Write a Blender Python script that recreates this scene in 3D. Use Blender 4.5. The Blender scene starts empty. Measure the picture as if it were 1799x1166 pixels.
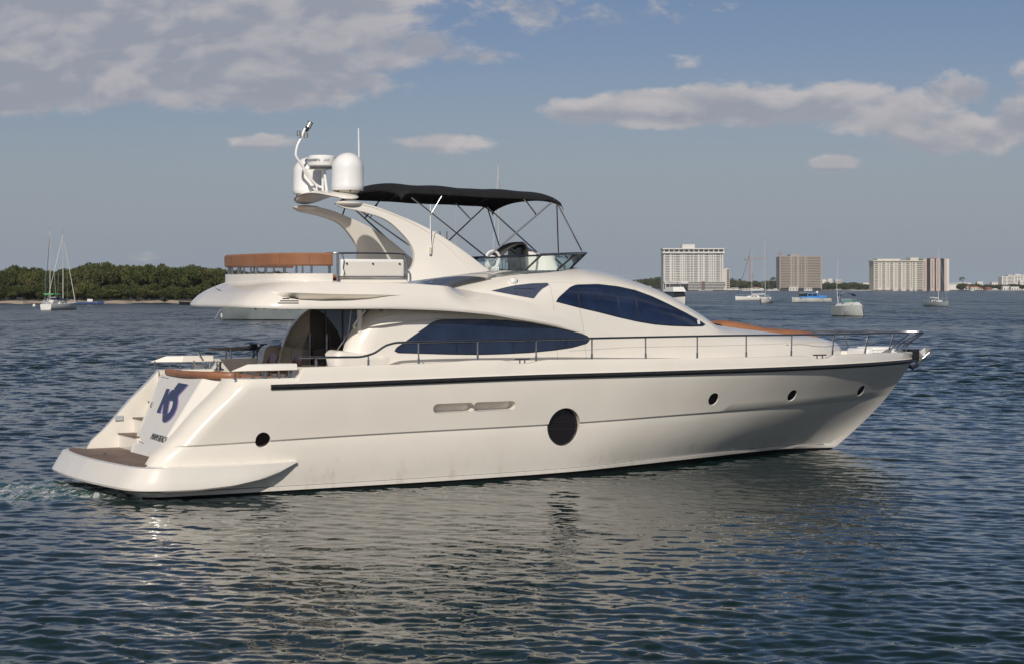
import bpy, bmesh, math, random
import numpy as np
from mathutils import Vector, Matrix
R = math.radians
random.seed(7); rng = np.random.default_rng(11)
scene = bpy.context.scene
COL = scene.collection
# ------------------------------------------------------------------ camera
F = 3200.0; H = 4.0; HY = 506.0; CX = 899.5; W0 = 1799.0; H0 = 1166.0
cam_d = bpy.data.cameras.new("camera"); cam = bpy.data.objects.new("camera", cam_d); COL.objects.link(cam)
cam.location = (0, 0, H); cam.rotation_euler = (R(90), 0, 0)
cam_d.sensor_width = 36.0; cam_d.lens = 36.0 * F / W0; cam_d.shift_y = -(H0 / 2 - HY) / W0
cam_d.clip_start = 0.5; cam_d.clip_end = 30000
scene.camera = cam
# ------------------------------------------------------------------ light
SUN_AZ = R(187); SUN_EL = R(35)          # azimuth from +Y towards +X: behind and left of the camera
sd = Vector((math.sin(SUN_AZ) * math.cos(SUN_EL), math.cos(SUN_AZ) * math.cos(SUN_EL), math.sin(SUN_EL)))
sun_d = bpy.data.lights.new("sun", 'SUN'); sun = bpy.data.objects.new("sun", sun_d); COL.objects.link(sun)
sun_d.energy = 3.55; sun_d.angle = R(0.53); sun_d.color = (1.0, 0.93, 0.84)
sun.rotation_euler = sd.to_track_quat('Z', 'Y').to_euler(); sun.location = (-60, -60, 80)
scene.view_settings.view_transform = 'Standard'; scene.view_settings.look = 'None'
scene.view_settings.gamma = 1; scene.view_settings.exposure = 0.0
SKY_STRENGTH = 0.055
world = bpy.data.worlds.new("World"); scene.world = world; world.use_nodes = True
# ------------------------------------------------------------------ node helper
class NT:
    def __init__(s, tree): s.t = tree; s.n = tree.nodes; s.l = tree.links
    def new(s, typ, **kw):
        n = s.n.new(typ)
        for k, v in kw.items(): setattr(n, k, v)
        return n
    def put(s, sock, v):
        if isinstance(v, bpy.types.NodeSocket): s.l.new(v, sock)
        else: sock.default_value = v
    def m(s, op, a, b=0.0, c=None, clamp=False):
        n = s.n.new('ShaderNodeMath'); n.operation = op; n.use_clamp = clamp
        s.put(n.inputs[0], a); s.put(n.inputs[1], b)
        if c is not None: s.put(n.inputs[2], c)
        return n.outputs[0]
    def vm(s, op, a, b=(0, 0, 0)):
        n = s.n.new('ShaderNodeVectorMath'); n.operation = op
        s.put(n.inputs[0], a); s.put(n.inputs[1], b); return n.outputs[0]
    def noise(s, vec, scale, detail=3, rough=.5, dist=0.0):
        n = s.n.new('ShaderNodeTexNoise'); s.put(n.inputs['Vector'], vec)
        n.inputs['Scale'].default_value = scale; n.inputs['Detail'].default_value = detail
        n.inputs['Roughness'].default_value = rough; n.inputs['Distortion'].default_value = dist
        return n.outputs[0]
    def step(s, v, a, b, lo=0.0, hi=1.0):
        n = s.n.new('ShaderNodeMapRange'); n.interpolation_type = 'SMOOTHSTEP'
        s.put(n.inputs[0], v); n.inputs[1].default_value = a; n.inputs[2].default_value = b
        n.inputs[3].default_value = lo; n.inputs[4].default_value = hi; return n.outputs[0]
    def mix(s, f, a, b):
        n = s.n.new('ShaderNodeMix'); n.data_type = 'RGBA'; s.put(n.inputs[0], f)
        s.put(n.inputs[6], a); s.put(n.inputs[7], b); return n.outputs[2]
    def xyz(s, x, y, z):
        n = s.n.new('ShaderNodeCombineXYZ'); s.put(n.inputs[0], x); s.put(n.inputs[1], y); s.put(n.inputs[2], z); return n.outputs[0]
    def sep(s, v):
        n = s.n.new('ShaderNodeSeparateXYZ'); s.put(n.inputs[0], v); return n.outputs
    def bump(s, h, strength, dist, normal=None):
        n = s.n.new('ShaderNodeBump'); n.inputs['Strength'].default_value = strength; n.inputs['Distance'].default_value = dist
        s.put(n.inputs['Height'], h)
        if normal is not None: s.put(n.inputs['Normal'], normal)
        return n.outputs[0]
# ------------------------------------------------------------------ sky: Nishita + clouds by direction
def build_world():
    w = NT(world.node_tree); w.n.clear()
    out = w.new('ShaderNodeOutputWorld'); bg = w.new('ShaderNodeBackground')
    sky = w.new('ShaderNodeTexSky', sky_type='NISHITA'); sky.sun_disc = False
    sky.sun_elevation = SUN_EL; sky.sun_rotation = SUN_AZ; sky.altitude = 0
    sky.air_density = 1.0; sky.dust_density = 0.9; sky.ozone_density = 1.6
    hs = w.new('ShaderNodeHueSaturation'); w.put(hs.inputs['Color'], sky.outputs[0])
    hs.inputs['Saturation'].default_value = 1.12; hs.inputs['Value'].default_value = 1.0
    tint = w.vm('MULTIPLY', hs.outputs[0], (.95, .885, 1.03))
    tc = w.new('ShaderNodeTexCoord'); d = w.vm('NORMALIZE', tc.outputs['Generated'])
    dx, dy, dz = w.sep(d)[0:3]
    yy = w.m('MAXIMUM', dy, 0.05)
    az = w.m('DIVIDE', dx, yy); el = w.m('DIVIDE', dz, yy)
    p = w.xyz(w.m('MULTIPLY', az, 1.0), w.m('MULTIPLY', el, 1.9), 0.0)
    def field(offx, offy):
        q = w.vm('ADD', p, (offx, offy, 0))
        big = w.noise(q, 16, 5, .58, .35); 
        return big
    n0 = field(0, 0)
    sf = lambda ox, oy: w.noise(w.vm('ADD', p, (ox, oy, 0)), 14, 3, .5, .3)
    l0 = sf(0, 0); n1 = sf(-0.006, 0.020)
    warp = w.noise(p, 7, 3, .5)
    ells = [(150, 20, 650, 165, 3.6), (40, 80, 500, 128, 3.2), (420, 140, 300, 64, 2.0), (620, 85, 190, 60, 1.2), (1140, 194, 190, 36, 1.7), (1330, 182, 190, 46, 1.6),
            (1560, 200, 150, 48, 1.4), (1470, 168, 130, 34, 1.3), (1700, 238, 150, 44, 1.6), (1690, 155, 62, 34, 1.1), (1810, 215, 90, 56, 1.2), (1800, 130, 44, 22, .4),
            (462, 250, 68, 17, 1.2), (785, 254, 92, 20, 1.2), (1466, 289, 50, 18, 1.5), (1205, 109, 30, 14, .3), (970, 22, 150, 34, .35), (1180, 15, 70, 22, .2),
            (770, 95, 120, 20, .4), (255, 452, 30, 8, .25)]
    def ellf(e_):
        f = None
        for (cx, cy, rx, ry, s) in ells:
            u = w.m('MULTIPLY', w.m('SUBTRACT', az, (cx - CX) / F), F / rx)
            v = w.m('MULTIPLY', w.m('SUBTRACT', e_, (HY - cy) / F), F / ry)
            r2 = w.m('ADD', w.m('MULTIPLY', u, u), w.m('MULTIPLY', v, v))
            g = w.m('MULTIPLY', w.m('SUBTRACT', 1.0, r2), s)
            g = w.m('MAXIMUM', g, -1.2)
            f = g if f is None else w.m('MAXIMUM', f, g)
        return f
    f = ellf(el); fup = ellf(w.m('ADD', el, .006))
    front = w.step(dy, 0.10, 0.35)
    # clouds elsewhere (overhead, behind the camera)
    zz = w.m('MAXIMUM', dz, 0.06)
    ov = w.noise(w.xyz(w.m('DIVIDE', dx, zz), w.m('DIVIDE', dy, zz), 3.1), 0.9, 6, .55)
    tint = w.mix(w.step(dz, .18, .6), tint, w.vm('MULTIPLY', tint, (.80, .73, .60)))
    ovd = w.m('MULTIPLY', w.step(ov, .50, .66), w.step(el, 0.17, 0.26))
    ovd2 = w.m('MULTIPLY', w.step(ov, .50, .66), w.step(dz, 0.03, 0.2))
    e1 = w.m('ADD', w.m('ADD', w.m('MULTIPLY', f, .75), w.m('MULTIPLY', w.m('SUBTRACT', n0, .5), 1.9)), w.m('MULTIPLY', w.m('SUBTRACT', warp, .5), .7))
    hi_ = w.noise(w.vm('ADD', p, (.37, .11, 0)), 62, 5, .6, .5)
    e1 = w.m('ADD', e1, w.m('MULTIPLY', w.m('SUBTRACT', hi_, .5), 1.7))
    dens = w.step(e1, -0.08, 0.70)
    dens = w.m('MULTIPLY', dens, 0.93)
    dens = w.m('MAXIMUM', w.m('MULTIPLY', dens, front), w.m('MAXIMUM', w.m('MULTIPLY', w.m('MULTIPLY', ovd, front), .35), w.m('MULTIPLY', ovd2, w.m('SUBTRACT', 1.0, front))))
    lit = w.step(w.m('ADD', w.m('SUBTRACT', l0, n1), w.m('MULTIPLY', w.m('SUBTRACT', n0, w.noise(w.vm('ADD', p, (-.003, .009, 0)), 16, 5, .58, .35)), .8)), -0.11, 0.17)
    lit = w.m('ADD', w.m('ADD', w.m('MULTIPLY', lit, .80), w.m('MULTIPLY', w.m('SUBTRACT', hi_, .5), .5)), w.step(w.m('SUBTRACT', f, fup), -.12, 1.1, -.12, .55), clamp=True)
    edge = w.step(e1, 1.25, 0.3)
    lit = w.m('ADD', w.m('MULTIPLY', lit, .75), w.m('MULTIPLY', edge, .12), clamp=True)
    K = SKY_STRENGTH; cl = w.mix(lit, (.305 / K, .325 / K, .385 / K, 1), (.57 / K, .535 / K, .53 / K, 1))
    # thin veil near the horizon
    veil = w.step(dz, 0.14, -0.01)
    base = w.mix(w.m('MULTIPLY', veil, .97), tint, (.300 / SKY_STRENGTH, .352 / SKY_STRENGTH, .415 / SKY_STRENGTH, 1))
    colr = w.mix(dens, base, cl)
    w.put(bg.inputs['Color'], colr); bg.inputs['Strength'].default_value = SKY_STRENGTH
    w.l.new(bg.outputs[0], out.inputs[0])
build_world()
# ------------------------------------------------------------------ materials
MATS = {}
def mat(name, col=(.8, .8, .8), rough=.5, metal=0.0, coat=0.0, var=0.0, vscale=2.0, trans=0.0, ior=1.5, bump=0.0, bscale=30.0, spec=.5):
    if name in MATS: return MATS[name]
    m = bpy.data.materials.new(name); m.use_nodes = True; w = NT(m.node_tree); w.n.clear()
    o = w.new('ShaderNodeOutputMaterial'); b = w.new('ShaderNodeBsdfPrincipled'); w.l.new(b.outputs[0], o.inputs[0])
    c = (col[0], col[1], col[2], 1)
    tc = w.new('ShaderNodeTexCoord')
    if var > 0:
        n = w.noise(tc.outputs['Object'], vscale, 5, .6)
        lo = tuple(x * (1 - var) for x in col) + (1,); hi = tuple(min(1, x * (1 + var)) for x in col) + (1,)
        w.put(b.inputs['Base Color'], w.mix(w.step(n, .3, .7), lo, hi))
        w.put(b.inputs['Roughness'], w.step(w.noise(tc.outputs['Object'], vscale * 2.3, 4, .6), .3, .7, max(.02, rough * .8), min(1, rough * 1.25)))
    else:
        b.inputs['Base Color'].default_value = c; b.inputs['Roughness'].default_value = rough
    b.inputs['Metallic'].default_value = metal; b.inputs['Coat Weight'].default_value = coat; b.inputs['Coat Roughness'].default_value = .06
    b.inputs['Transmission Weight'].default_value = trans; b.inputs['IOR'].default_value = ior
    b.inputs['Specular IOR Level'].default_value = spec
    if bump > 0: w.put(b.inputs['Normal'], w.bump(w.noise(tc.outputs['Object'], bscale, 4, .6), 1.0, bump))
    MATS[name] = m; return m
WHITE = (.785, .75, .68)
M_gel = mat('ivory_gelcoat', WHITE, .22, coat=.5, var=.025, vscale=.8)
M_gel2 = mat('warm_gelcoat_deck', (.78, .72, .63), .38, coat=.2, var=.03, vscale=1.5)
M_white = mat('white_plastic', (.82, .82, .80), .28, coat=.3, var=.02)
M_teak = None
M_glass = mat('dark_blue_glass', (.012, .022, .055), .06, coat=.6, var=.25, vscale=2.5)
M_glassblk = mat('smoked_glass', (.01, .012, .014), .04, coat=.5)
M_blackm = mat('black_rubber', (.018, .018, .02), .35, var=.2, vscale=8)
M_boot = mat('black_antifouling', (.01, .01, .011), .5, var=.3, vscale=3)
M_steel = mat('polished_steel', (.42, .42, .43), .24, metal=1.0)
M_leather = mat('tan_leather', (.30, .135, .068), .45, var=.10, vscale=3, bump=.002, bscale=40)
M_canvas = mat('black_canvas', (.006, .006, .007), .85, var=.2, vscale=4, bump=.003, bscale=25)
M_dark = mat('dark_recess', (.02, .018, .017), .3)
M_grey = mat('grey_trim', (.16, .17, .19), .45)
M_vent = mat('blue_grey_mesh', (.055, .07, .115), .5, var=.15, vscale=20)
M_galv = mat('galvanised_steel', (.42, .42, .41), .38, metal=.8, var=.15, vscale=9)
M_wood = mat('varnished_mahogany', (.20, .07, .04), .3, coat=.4, var=.35, vscale=9)
M_line = mat('panel_seam', (.36, .33, .30), .6)
def teak_mat():
    m = bpy.data.materials.new('weathered_teak'); m.use_nodes = True; w = NT(m.node_tree); b = w.n['Principled BSDF']
    tc = w.new('ShaderNodeTexCoord'); x, y, z = w.sep(tc.outputs['Object'])[0:3]
    pl = w.m('MULTIPLY', y, 1 / .055); fr = w.m('FRACT', pl)
    seam = w.m('ADD', w.step(fr, .10, .04), w.step(fr, .90, .96))
    cell = w.noise(w.xyz(w.m('MULTIPLY', x, .6), w.m('FLOOR', pl), 0), 3, 2)
    gr = w.noise(w.xyz(w.m('MULTIPLY', x, 3), w.m('MULTIPLY', y, 60), 0), 1, 4, .7)
    blot = w.noise(tc.outputs['Object'], 2.2, 5, .65)
    c = w.mix(w.step(blot, .35, .65), (.13, .085, .062, 1), (.25, .18, .14, 1))
    c = w.mix(w.m('MULTIPLY', gr, .6), c, (.10, .065, .05, 1)); c = w.mix(w.m('MULTIPLY', cell, .4), c, (.28, .2, .15, 1))
    c = w.mix(w.m('MULTIPLY', seam, .8), c, (.02, .018, .016, 1))
    w.put(b.inputs['Base Color'], c); b.inputs['Roughness'].default_value = .6
    return m
M_teak = teak_mat()
def hull_mat():
    m = bpy.data.materials.new('ivory_hull_gelcoat'); m.use_nodes = True; w = NT(m.node_tree); b = w.n['Principled BSDF']
    tc = w.new('ShaderNodeTexCoord'); x, y, z = w.sep(tc.outputs['Object'])[0:3]
    n = w.noise(tc.outputs['Object'], 1.1, 5, .6)
    c = w.mix(w.step(n, .35, .65), (.765, .725, .645, 1), (.79, .75, .67, 1))
    # scuffs and grime streaks low on the topsides
    st = w.noise(w.xyz(w.m('MULTIPLY', x, 2.2), 0, w.m('MULTIPLY', z, 1.2)), 1.6, 6, .72)
    low = w.step(z, .95, .08)
    c = w.mix(w.m('MULTIPLY', w.m('MULTIPLY', w.step(st, .50, .70), low), .32), c, (.40, .33, .25, 1))
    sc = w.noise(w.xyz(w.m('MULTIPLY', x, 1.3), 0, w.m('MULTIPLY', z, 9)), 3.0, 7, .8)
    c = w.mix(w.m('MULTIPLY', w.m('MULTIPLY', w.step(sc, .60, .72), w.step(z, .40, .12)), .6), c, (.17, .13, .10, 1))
    w.put(b.inputs['Base Color'], c); w.put(b.inputs['Roughness'], w.step(n, .3, .7, .14, .22))
    b.inputs['Coat Weight'].default_value = .6; b.inputs['Coat Roughness'].default_value = .05
    w.put(b.inputs['Normal'], w.bump(w.noise(tc.outputs['Object'], .9, 2, .4), .6, .012))
    return m
M_hull = hull_mat()
# ------------------------------------------------------------------ object helpers
def tag(o, label=None, cat=None, group=None, kind=None):
    if label: o['label'] = label
    if cat: o['category'] = cat
    if group: o['group'] = group
    if kind: o['kind'] = kind
    return o
def empty(name, loc, rz=0.0, label=None, cat=None, group=None):
    o = bpy.data.objects.new(name, None); COL.objects.link(o); o.location = loc; o.rotation_euler = (0, 0, rz); o.empty_display_size = .3
    return tag(o, label, cat, group)
class MB:
    def __init__(s): s.v = []; s.f = []; s.mi = []
    def add(s, vs, fs, mi=0):
        b = len(s.v); s.v += [tuple(float(c) for c in v) for v in vs]; s.f += [tuple(b + i for i in f) for f in fs]; s.mi += [mi] * len(fs); return s
    def box(s, a, b, mi=0):
        x0, y0, z0 = a; x1, y1, z1 = b
        v = [(x0, y0, z0), (x1, y0, z0), (x1, y1, z0), (x0, y1, z0), (x0, y0, z1), (x1, y0, z1), (x1, y1, z1), (x0, y1, z1)]
        return s.add(v, [(0, 3, 2, 1), (4, 5, 6, 7), (0, 1, 5, 4), (1, 2, 6, 5), (2, 3, 7, 6), (3, 0, 4, 7)], mi)
    def grid(s, rows, closed=False, mi=0, flip=False):
        nr = len(rows); nc = len(rows[0]); v = [p for r in rows for p in r]; f = []
        for i in range(nr - 1):
            for j in range(nc if closed else nc - 1):
                a = i * nc + j; b = i * nc + (j + 1) % nc; q = (a, b, b + nc, a + nc)
                f.append(q[::-1] if flip else q)
        return s.add(v, f, mi)
    def tube(s, pts, r, n=8, caps=True, r2=None, mi=0):
        P = [Vector(p) for p in pts]; rings = []; up = None
        for i, p in enumerate(P):
            d = (P[min(i + 1, len(P) - 1)] - P[max(i - 1, 0)]).normalized()
            if up is None: up = Vector((0, 0, 1)) if abs(d.z) < .9 else Vector((1, 0, 0))
            a = d.cross(up).normalized(); up = a.cross(d).normalized()
            rr = r if r2 is None else r + (r2 - r) * i / (len(P) - 1)
            rings.append([tuple(p + a * (math.cos(k * 2 * math.pi / n) * rr) + up * (math.sin(k * 2 * math.pi / n) * rr)) for k in range(n)])
        b = len(s.v); s.grid(rings, closed=True, mi=mi)
        if caps:
            s.f.append(tuple(b + k for k in range(n))[::-1]); s.f.append(tuple(b + (len(P) - 1) * n + k for k in range(n))); s.mi += [mi, mi]
        return s
    def lathe(s, prof, c=(0, 0, 0), n=24, axis='z', mi=0):
        rings = []
        for (r, h) in prof:
            ring = []
            for k in range(n):
                a = 2 * math.pi * k / n; x = math.cos(a) * r; y = math.sin(a) * r
                ring.append((c[0] + x, c[1] + y, c[2] + h) if axis == 'z' else ((c[0] + x, c[1] + h, c[2] + y) if axis == 'y' else (c[0] + h, c[1] + x, c[2] + y)))
            rings.append(ring)
        b = len(s.v); s.grid(rings, closed=True, mi=mi)
        s.f.append(tuple(b + k for k in range(n))[::-1]); s.f.append(tuple(b + (len(prof) - 1) * n + k for k in range(n))); s.mi += [mi, mi]
        return s
    def prism(s, poly, off, mi=0):
        n = len(poly); P = [Vector(p) for p in poly]; o = Vector(off); Q = [p + o for p in P]
        return s.add([tuple(p) for p in P] + [tuple(q) for q in Q], [tuple(range(n))[::-1], tuple(range(n, 2 * n))] + [(i, (i + 1) % n, n + (i + 1) % n, n + i) for i in range(n)], mi)
    def build(s, name, m, parent=None, smooth=True, angle=35, bevel=0.0, bseg=2):
        me = bpy.data.meshes.new(name); me.from_pydata(s.v, [], s.f)
        for x in (m if isinstance(m, (list, tuple)) else [m]):
            if x: me.materials.append(x)
        me.polygons.foreach_set('material_index', s.mi)
        bm = bmesh.new(); bm.from_mesh(me); bmesh.ops.remove_doubles(bm, verts=bm.verts, dist=1e-5); bmesh.ops.recalc_face_normals(bm, faces=bm.faces); bm.to_mesh(me); bm.free()
        if smooth:
            me.shade_smooth(); me.set_sharp_from_angle(angle=R(angle))
        o = bpy.data.objects.new(name, me); COL.objects.link(o); o.parent = parent
        if bevel > 0:
            b = o.modifiers.new('bevel', 'BEVEL'); b.width = bevel; b.segments = bseg; b.limit_method = 'ANGLE'; b.angle_limit = R(35)
        return o
def mirror_t(pts): return [(p[0], -p[1], p[2]) for p in pts]
def lerp_tab(tab, x):
    return float(np.interp(x, [a for a, _ in tab], [b for _, b in tab]))
def smooth_tab(tab):
    xs = np.array([a for a, _ in tab], float); ys = np.array([b for _, b in tab], float)
    d = np.diff(ys) / np.diff(xs); m = np.zeros(len(xs)); m[1:-1] = np.where(d[:-1] * d[1:] > 0, 2 * d[:-1] * d[1:] / (d[:-1] + d[1:] + 1e-12), 0); m[0] = d[0]; m[-1] = d[-1]
    def f(x):
        x = min(max(x, xs[0]), xs[-1]); i = min(max(int(np.searchsorted(xs, x)) - 1, 0), len(xs) - 2)
        h = xs[i + 1] - xs[i]; t = (x - xs[i]) / h
        return float((2 * t**3 - 3 * t**2 + 1) * ys[i] + (t**3 - 2 * t**2 + t) * h * m[i] + (-2 * t**3 + 3 * t**2) * ys[i + 1] + (t**3 - t**2) * h * m[i + 1])
    return f
def copy_tree(o, parent=None):
    c = o.copy(); COL.objects.link(c); c.parent = parent
    for ch in o.children: copy_tree(ch, c)
    return c
def smooth_path(pts, n=8):
    P = [Vector(p) for p in pts]; out = []
    for i in range(len(P) - 1):
        p0 = P[max(i - 1, 0)]; p1 = P[i]; p2 = P[i + 1]; p3 = P[min(i + 2, len(P) - 1)]
        for k in range(n):
            t = k / n
            out.append(.5 * ((2 * p1) + (p2 - p0) * t + (2 * p0 - 5 * p1 + 4 * p2 - p3) * t * t + (3 * p1 - p0 - 3 * p2 + p3) * t**3))
    out.append(P[-1]); return [tuple(p) for p in out]
# ------------------------------------------------------------------ water: one sheet out to the horizon, real waves near, bump far
def build_water():
    rad = [0.0]; r = 1.5
    while r < 9000:
        rad.append(r)
        dr = 0.6 if r < 14 else max(.05, .05 * (r / 22) ** 1.08) if r < 420 else r * .03
        r += dr
    rad = np.array(rad); front = np.arange(-21, 21.001, .085); back = np.arange(21 + 3, 339 - 1e-6, 3.0)
    ang = np.radians(np.concatenate([front, back])); nr, na = len(rad), len(ang)
    X = rad[:, None] * np.sin(ang)[None, :]; Y = rad[:, None] * np.cos(ang)[None, :]
    dr = np.gradient(rad)[:, None] * np.ones((1, na)); Z = np.zeros_like(X)
    g = np.random.default_rng(5)
    patch = .75 + .25 * np.sin(X * .11 + 1.3 * np.sin(Y * .05)) * np.sin(Y * .07 + 2)
    near = dr < 2.2; 
    lee = np.exp(-(((X - 0) / 8.5) ** 2 + ((Y - 31) / 11) ** 2)); lee = 1 - .45 * lee
    lee = lee * (1 + 2.0 * np.clip((Y - 45) / 60, 0, 1))
    lam = np.exp(g.uniform(np.log(.13), np.log(3.0), 240))
    for L in lam:
        # wave travels roughly across the line of sight rows (crests nearly parallel to the picture)
        th = R(62) + g.normal(0, .27 if L > .4 else .5) if g.random() < .78 else R(108) + g.normal(0, .45)
        k = 2 * np.pi / L; amp = .0056 * L * (1.0 if L < .33 else (L / .33) ** -.78) * g.uniform(.5, 1.4)
        wgt = np.clip((L / dr - 2.0) / 2.0, 0, 1)
        if L > 2.0: wgt = wgt * (.35 + .65 * np.clip((Y - 45) / 50, 0, 1))
        wgt = wgt * patch * lee
        ph = k * (X * math.cos(th) + Y * math.sin(th)) + g.uniform(0, 6.28)
        s = np.sin(ph)
        Z += amp * wgt * (s + .22 * np.cos(2 * ph))
    # calmer in the lee right beside the hull; churned wake behind the transom
    dx = X - (-9.8); dy = Y - 36.0; wk = np.exp(-(dx**2 / 12 + dy**2 / 7))
    Z += wk * (.035 * np.sin(X * 5 + 2 * np.sin(Y * 2.2)) * np.sin(Y * 4.3 + np.sin(X * 3)) + .02 * np.sin(9 * X + 7 * Y + 3 * np.sin(2 * X)))
    Z[~near] = 0; Z[:, len(front):] = 0; Z[0] = 0
    co = np.stack([X, Y, Z], -1).reshape(-1, 3).astype(np.float32)
    i, j = np.meshgrid(np.arange(nr - 1), np.arange(na), indexing='ij'); j2 = (j + 1) % na
    q = np.stack([i * na + j, (i + 1) * na + j, (i + 1) * na + j2, i * na + j2], -1).reshape(-1, 4).astype(np.int32)
    me = bpy.data.meshes.new('water'); me.vertices.add(len(co)); me.vertices.foreach_set('co', co.ravel())
    me.loops.add(q.size); me.loops.foreach_set('vertex_index', q.ravel()[::1]); me.polygons.add(len(q))
    me.polygons.foreach_set('loop_start', np.arange(0, q.size, 4, dtype=np.int32))
    me.update(calc_edges=True); me.shade_smooth()
    if me.polygons[nr * 3].normal.z < 0: me.flip_normals()
    o = bpy.data.objects.new('water', me); COL.objects.link(o); tag(o, kind='structure')
    m = bpy.data.materials.new('bay_water'); m.use_nodes = True; w = NT(m.node_tree); b = w.n['Principled BSDF']
    geo = w.new('ShaderNodeNewGeometry'); pos = geo.outputs['Position']; x, y, z = w.sep(pos)[0:3]
    dist = w.m('SQRT', w.m('ADD', w.m('MULTIPLY', x, x), w.m('MULTIPLY', y, y)))
    rot = w.new('ShaderNodeVectorRotate'); rot.rotation_type = 'Z_AXIS'; w.put(rot.inputs['Vector'], pos); rot.inputs['Angle'].default_value = R(-14)
    def aniso(sx, sy, ox=0):
        mp = w.new('ShaderNodeMapping'); w.put(mp.inputs['Vector'], rot.outputs[0]); mp.inputs['Scale'].default_value = (sx, sy, 1); mp.inputs['Location'].default_value = (ox, ox, 0); return mp.outputs[0]
    fine = w.noise(aniso(5, 9), 1.0, 3, .55, .3)
    mid = w.noise(aniso(.9, 2.2, 7), 1.0, 4, .6, .4)
    big = w.noise(aniso(.25, .7, 3), 1.0, 4, .6, .3)
    gust = w.noise(aniso(.012, .03, 20), 1.0, 3, .5)
    farw = w.step(dist, 45, 95)
    nearf = w.step(dist, 60, 20, .25, 1.0)
    # slope noise instead of bump, so that far ripples keep their tilt at any distance
    def slope(vec, det, rgh, amp):
        n = w.new('ShaderNodeTexNoise'); w.put(n.inputs['Vector'], vec); n.inputs['Scale'].default_value = 1; n.inputs['Detail'].default_value = det; n.inputs['Roughness'].default_value = rgh
        c = w.vm('SUBTRACT', n.outputs['Color'], (.5, .5, .5)); sc = w.new('ShaderNodeVectorMath'); sc.operation = 'SCALE'; w.put(sc.inputs[0], c); w.put(sc.inputs['Scale'], amp); return sc.outputs[0]
    gs = w.step(gust, .3, .7, .6, 1.15)
    s1 = slope(aniso(6, 10), 3, .6, w.m('MULTIPLY', gs, w.step(dist, 18, 70, .13, .45)))
    s2 = slope(aniso(.8, 2.0, 7), 5, .65, w.m('MULTIPLY', gs, w.step(dist, 60, 200, 0, 1.15)))
    s3 = slope(aniso(.95, .20, 3), 4, .7, w.m('MULTIPLY', w.step(dist, 120, 400, 0, 1.5), w.step(gust, .3, .7, .55, 1.2)))
    s4 = slope(aniso(.08, .035, 5), 4, .6, w.step(dist, 80, 260, 0, .7))
    tot = w.vm('MULTIPLY', w.vm('ADD', w.vm('ADD', s1, s2), w.vm('ADD', s3, s4)), (.7, 1.0, 0))
    nrm = w.vm('NORMALIZE', w.vm('ADD', geo.outputs['Normal'], tot))
    # white water by the transom
    ex = w.m('DIVIDE', w.m('ADD', x, 9.9), 4.0); ey = w.m('DIVIDE', w.m('SUBTRACT', y, 36.0), 2.5)
    mk = w.step(w.m('ADD', w.m('MULTIPLY', ex, ex), w.m('MULTIPLY', ey, ey)), 1.0, .1)
    fn = w.noise(w.xyz(w.m('MULTIPLY', x, 1.0), w.m('MULTIPLY', y, .8), 0), 3.2, 9, .78, .8)
    lnz = w.m('MULTIPLY', w.m('SUBTRACT', w.noise(w.xyz(x, 0, 0), 1.3, 4, .6), .5), 1.6); ln = w.m('ABSOLUTE', w.m('SUBTRACT', w.m('SUBTRACT', y, 36.3), lnz))
    lane = w.m('MULTIPLY', w.step(ln, .35, .05), w.m('MULTIPLY', w.step(x, -8.2, -9.4), w.step(fn, .40, .60)))
    foam = w.m('MAXIMUM', w.m('MULTIPLY', w.step(fn, .49, .62), mk), w.m('MULTIPLY', lane, .8))
    green = w.mix(w.m('MULTIPLY', mk, .9), w.mix(w.step(gust, .3, .7), (.0065, .018, .018, 1), (.009, .023, .021, 1)), (.03, .075, .07, 1))
    w.put(b.inputs['Base Color'], w.mix(foam, green, (.6, .62, .6, 1)))
    w.put(b.inputs['Roughness'], w.m('ADD', w.step(dist, 30, 300, .03, .20), w.m('MULTIPLY', foam, .5)))
    w.put(b.inputs['Specular IOR Level'], w.step(dist, 30, 160, .40, .21)); b.inputs['IOR'].default_value = 1.333; w.put(b.inputs['Normal'], nrm)
    me.materials.append(m)
build_water()
# ================================================================== THE MOTOR YACHT
# boat frame: s = forward from the transom, t = to port, z = up from the water
TH = R(29.1); cT, sT = math.cos(TH), math.sin(TH)
OX, OY = -8.073, 36.462
yacht = empty('motor_yacht', (OX, OY, 0), TH, 'large ivory two deck motor yacht with black canopy and tan cushions, filling the foreground', 'yacht')
def ray(px, py):
    D = ((px - CX) / F, 1.0, -(py - HY) / F)
    L = Vector((-OX * cT - OY * sT, OX * sT - OY * cT, H)); return L, Vector((D[0] * cT + D[1] * sT, -D[0] * sT + D[1] * cT, D[2]))
def on_t(px, py, t):
    L, D = ray(px, py); return tuple(L + D * ((t - L.y) / D.y))
def on_z(px, py, z):
    L, D = ray(px, py); return tuple(L + D * ((z - L.z) / D.z))
def on_surf(px, py, T, t0=-3.4, t1=0.3, push=0.0):
    """meeting point of a sight line with the starboard surface t = -T(s, z)"""
    L, D = ray(px, py); n = 370; prev = None
    for i in range(n + 1):
        t = t0 + (t1 - t0) * i / n; p = L + D * ((t - L.y) / D.y); g = t + T(p.x, p.z)
        if prev is not None and prev[0] < 0 <= g:
            a, b = prev[1], t
            for _ in range(30):
                mth = (a + b) / 2; p = L + D * ((mth - L.y) / D.y)
                if mth + T(p.x, p.z) < 0: a = mth
                else: b = mth
            p = L + D * ((a - L.y) / D.y); return (p.x, p.y - push, p.z)
        prev = (g, t)
    p = L + D * ((-1.5 - L.y) / D.y); return tuple(p)
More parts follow.
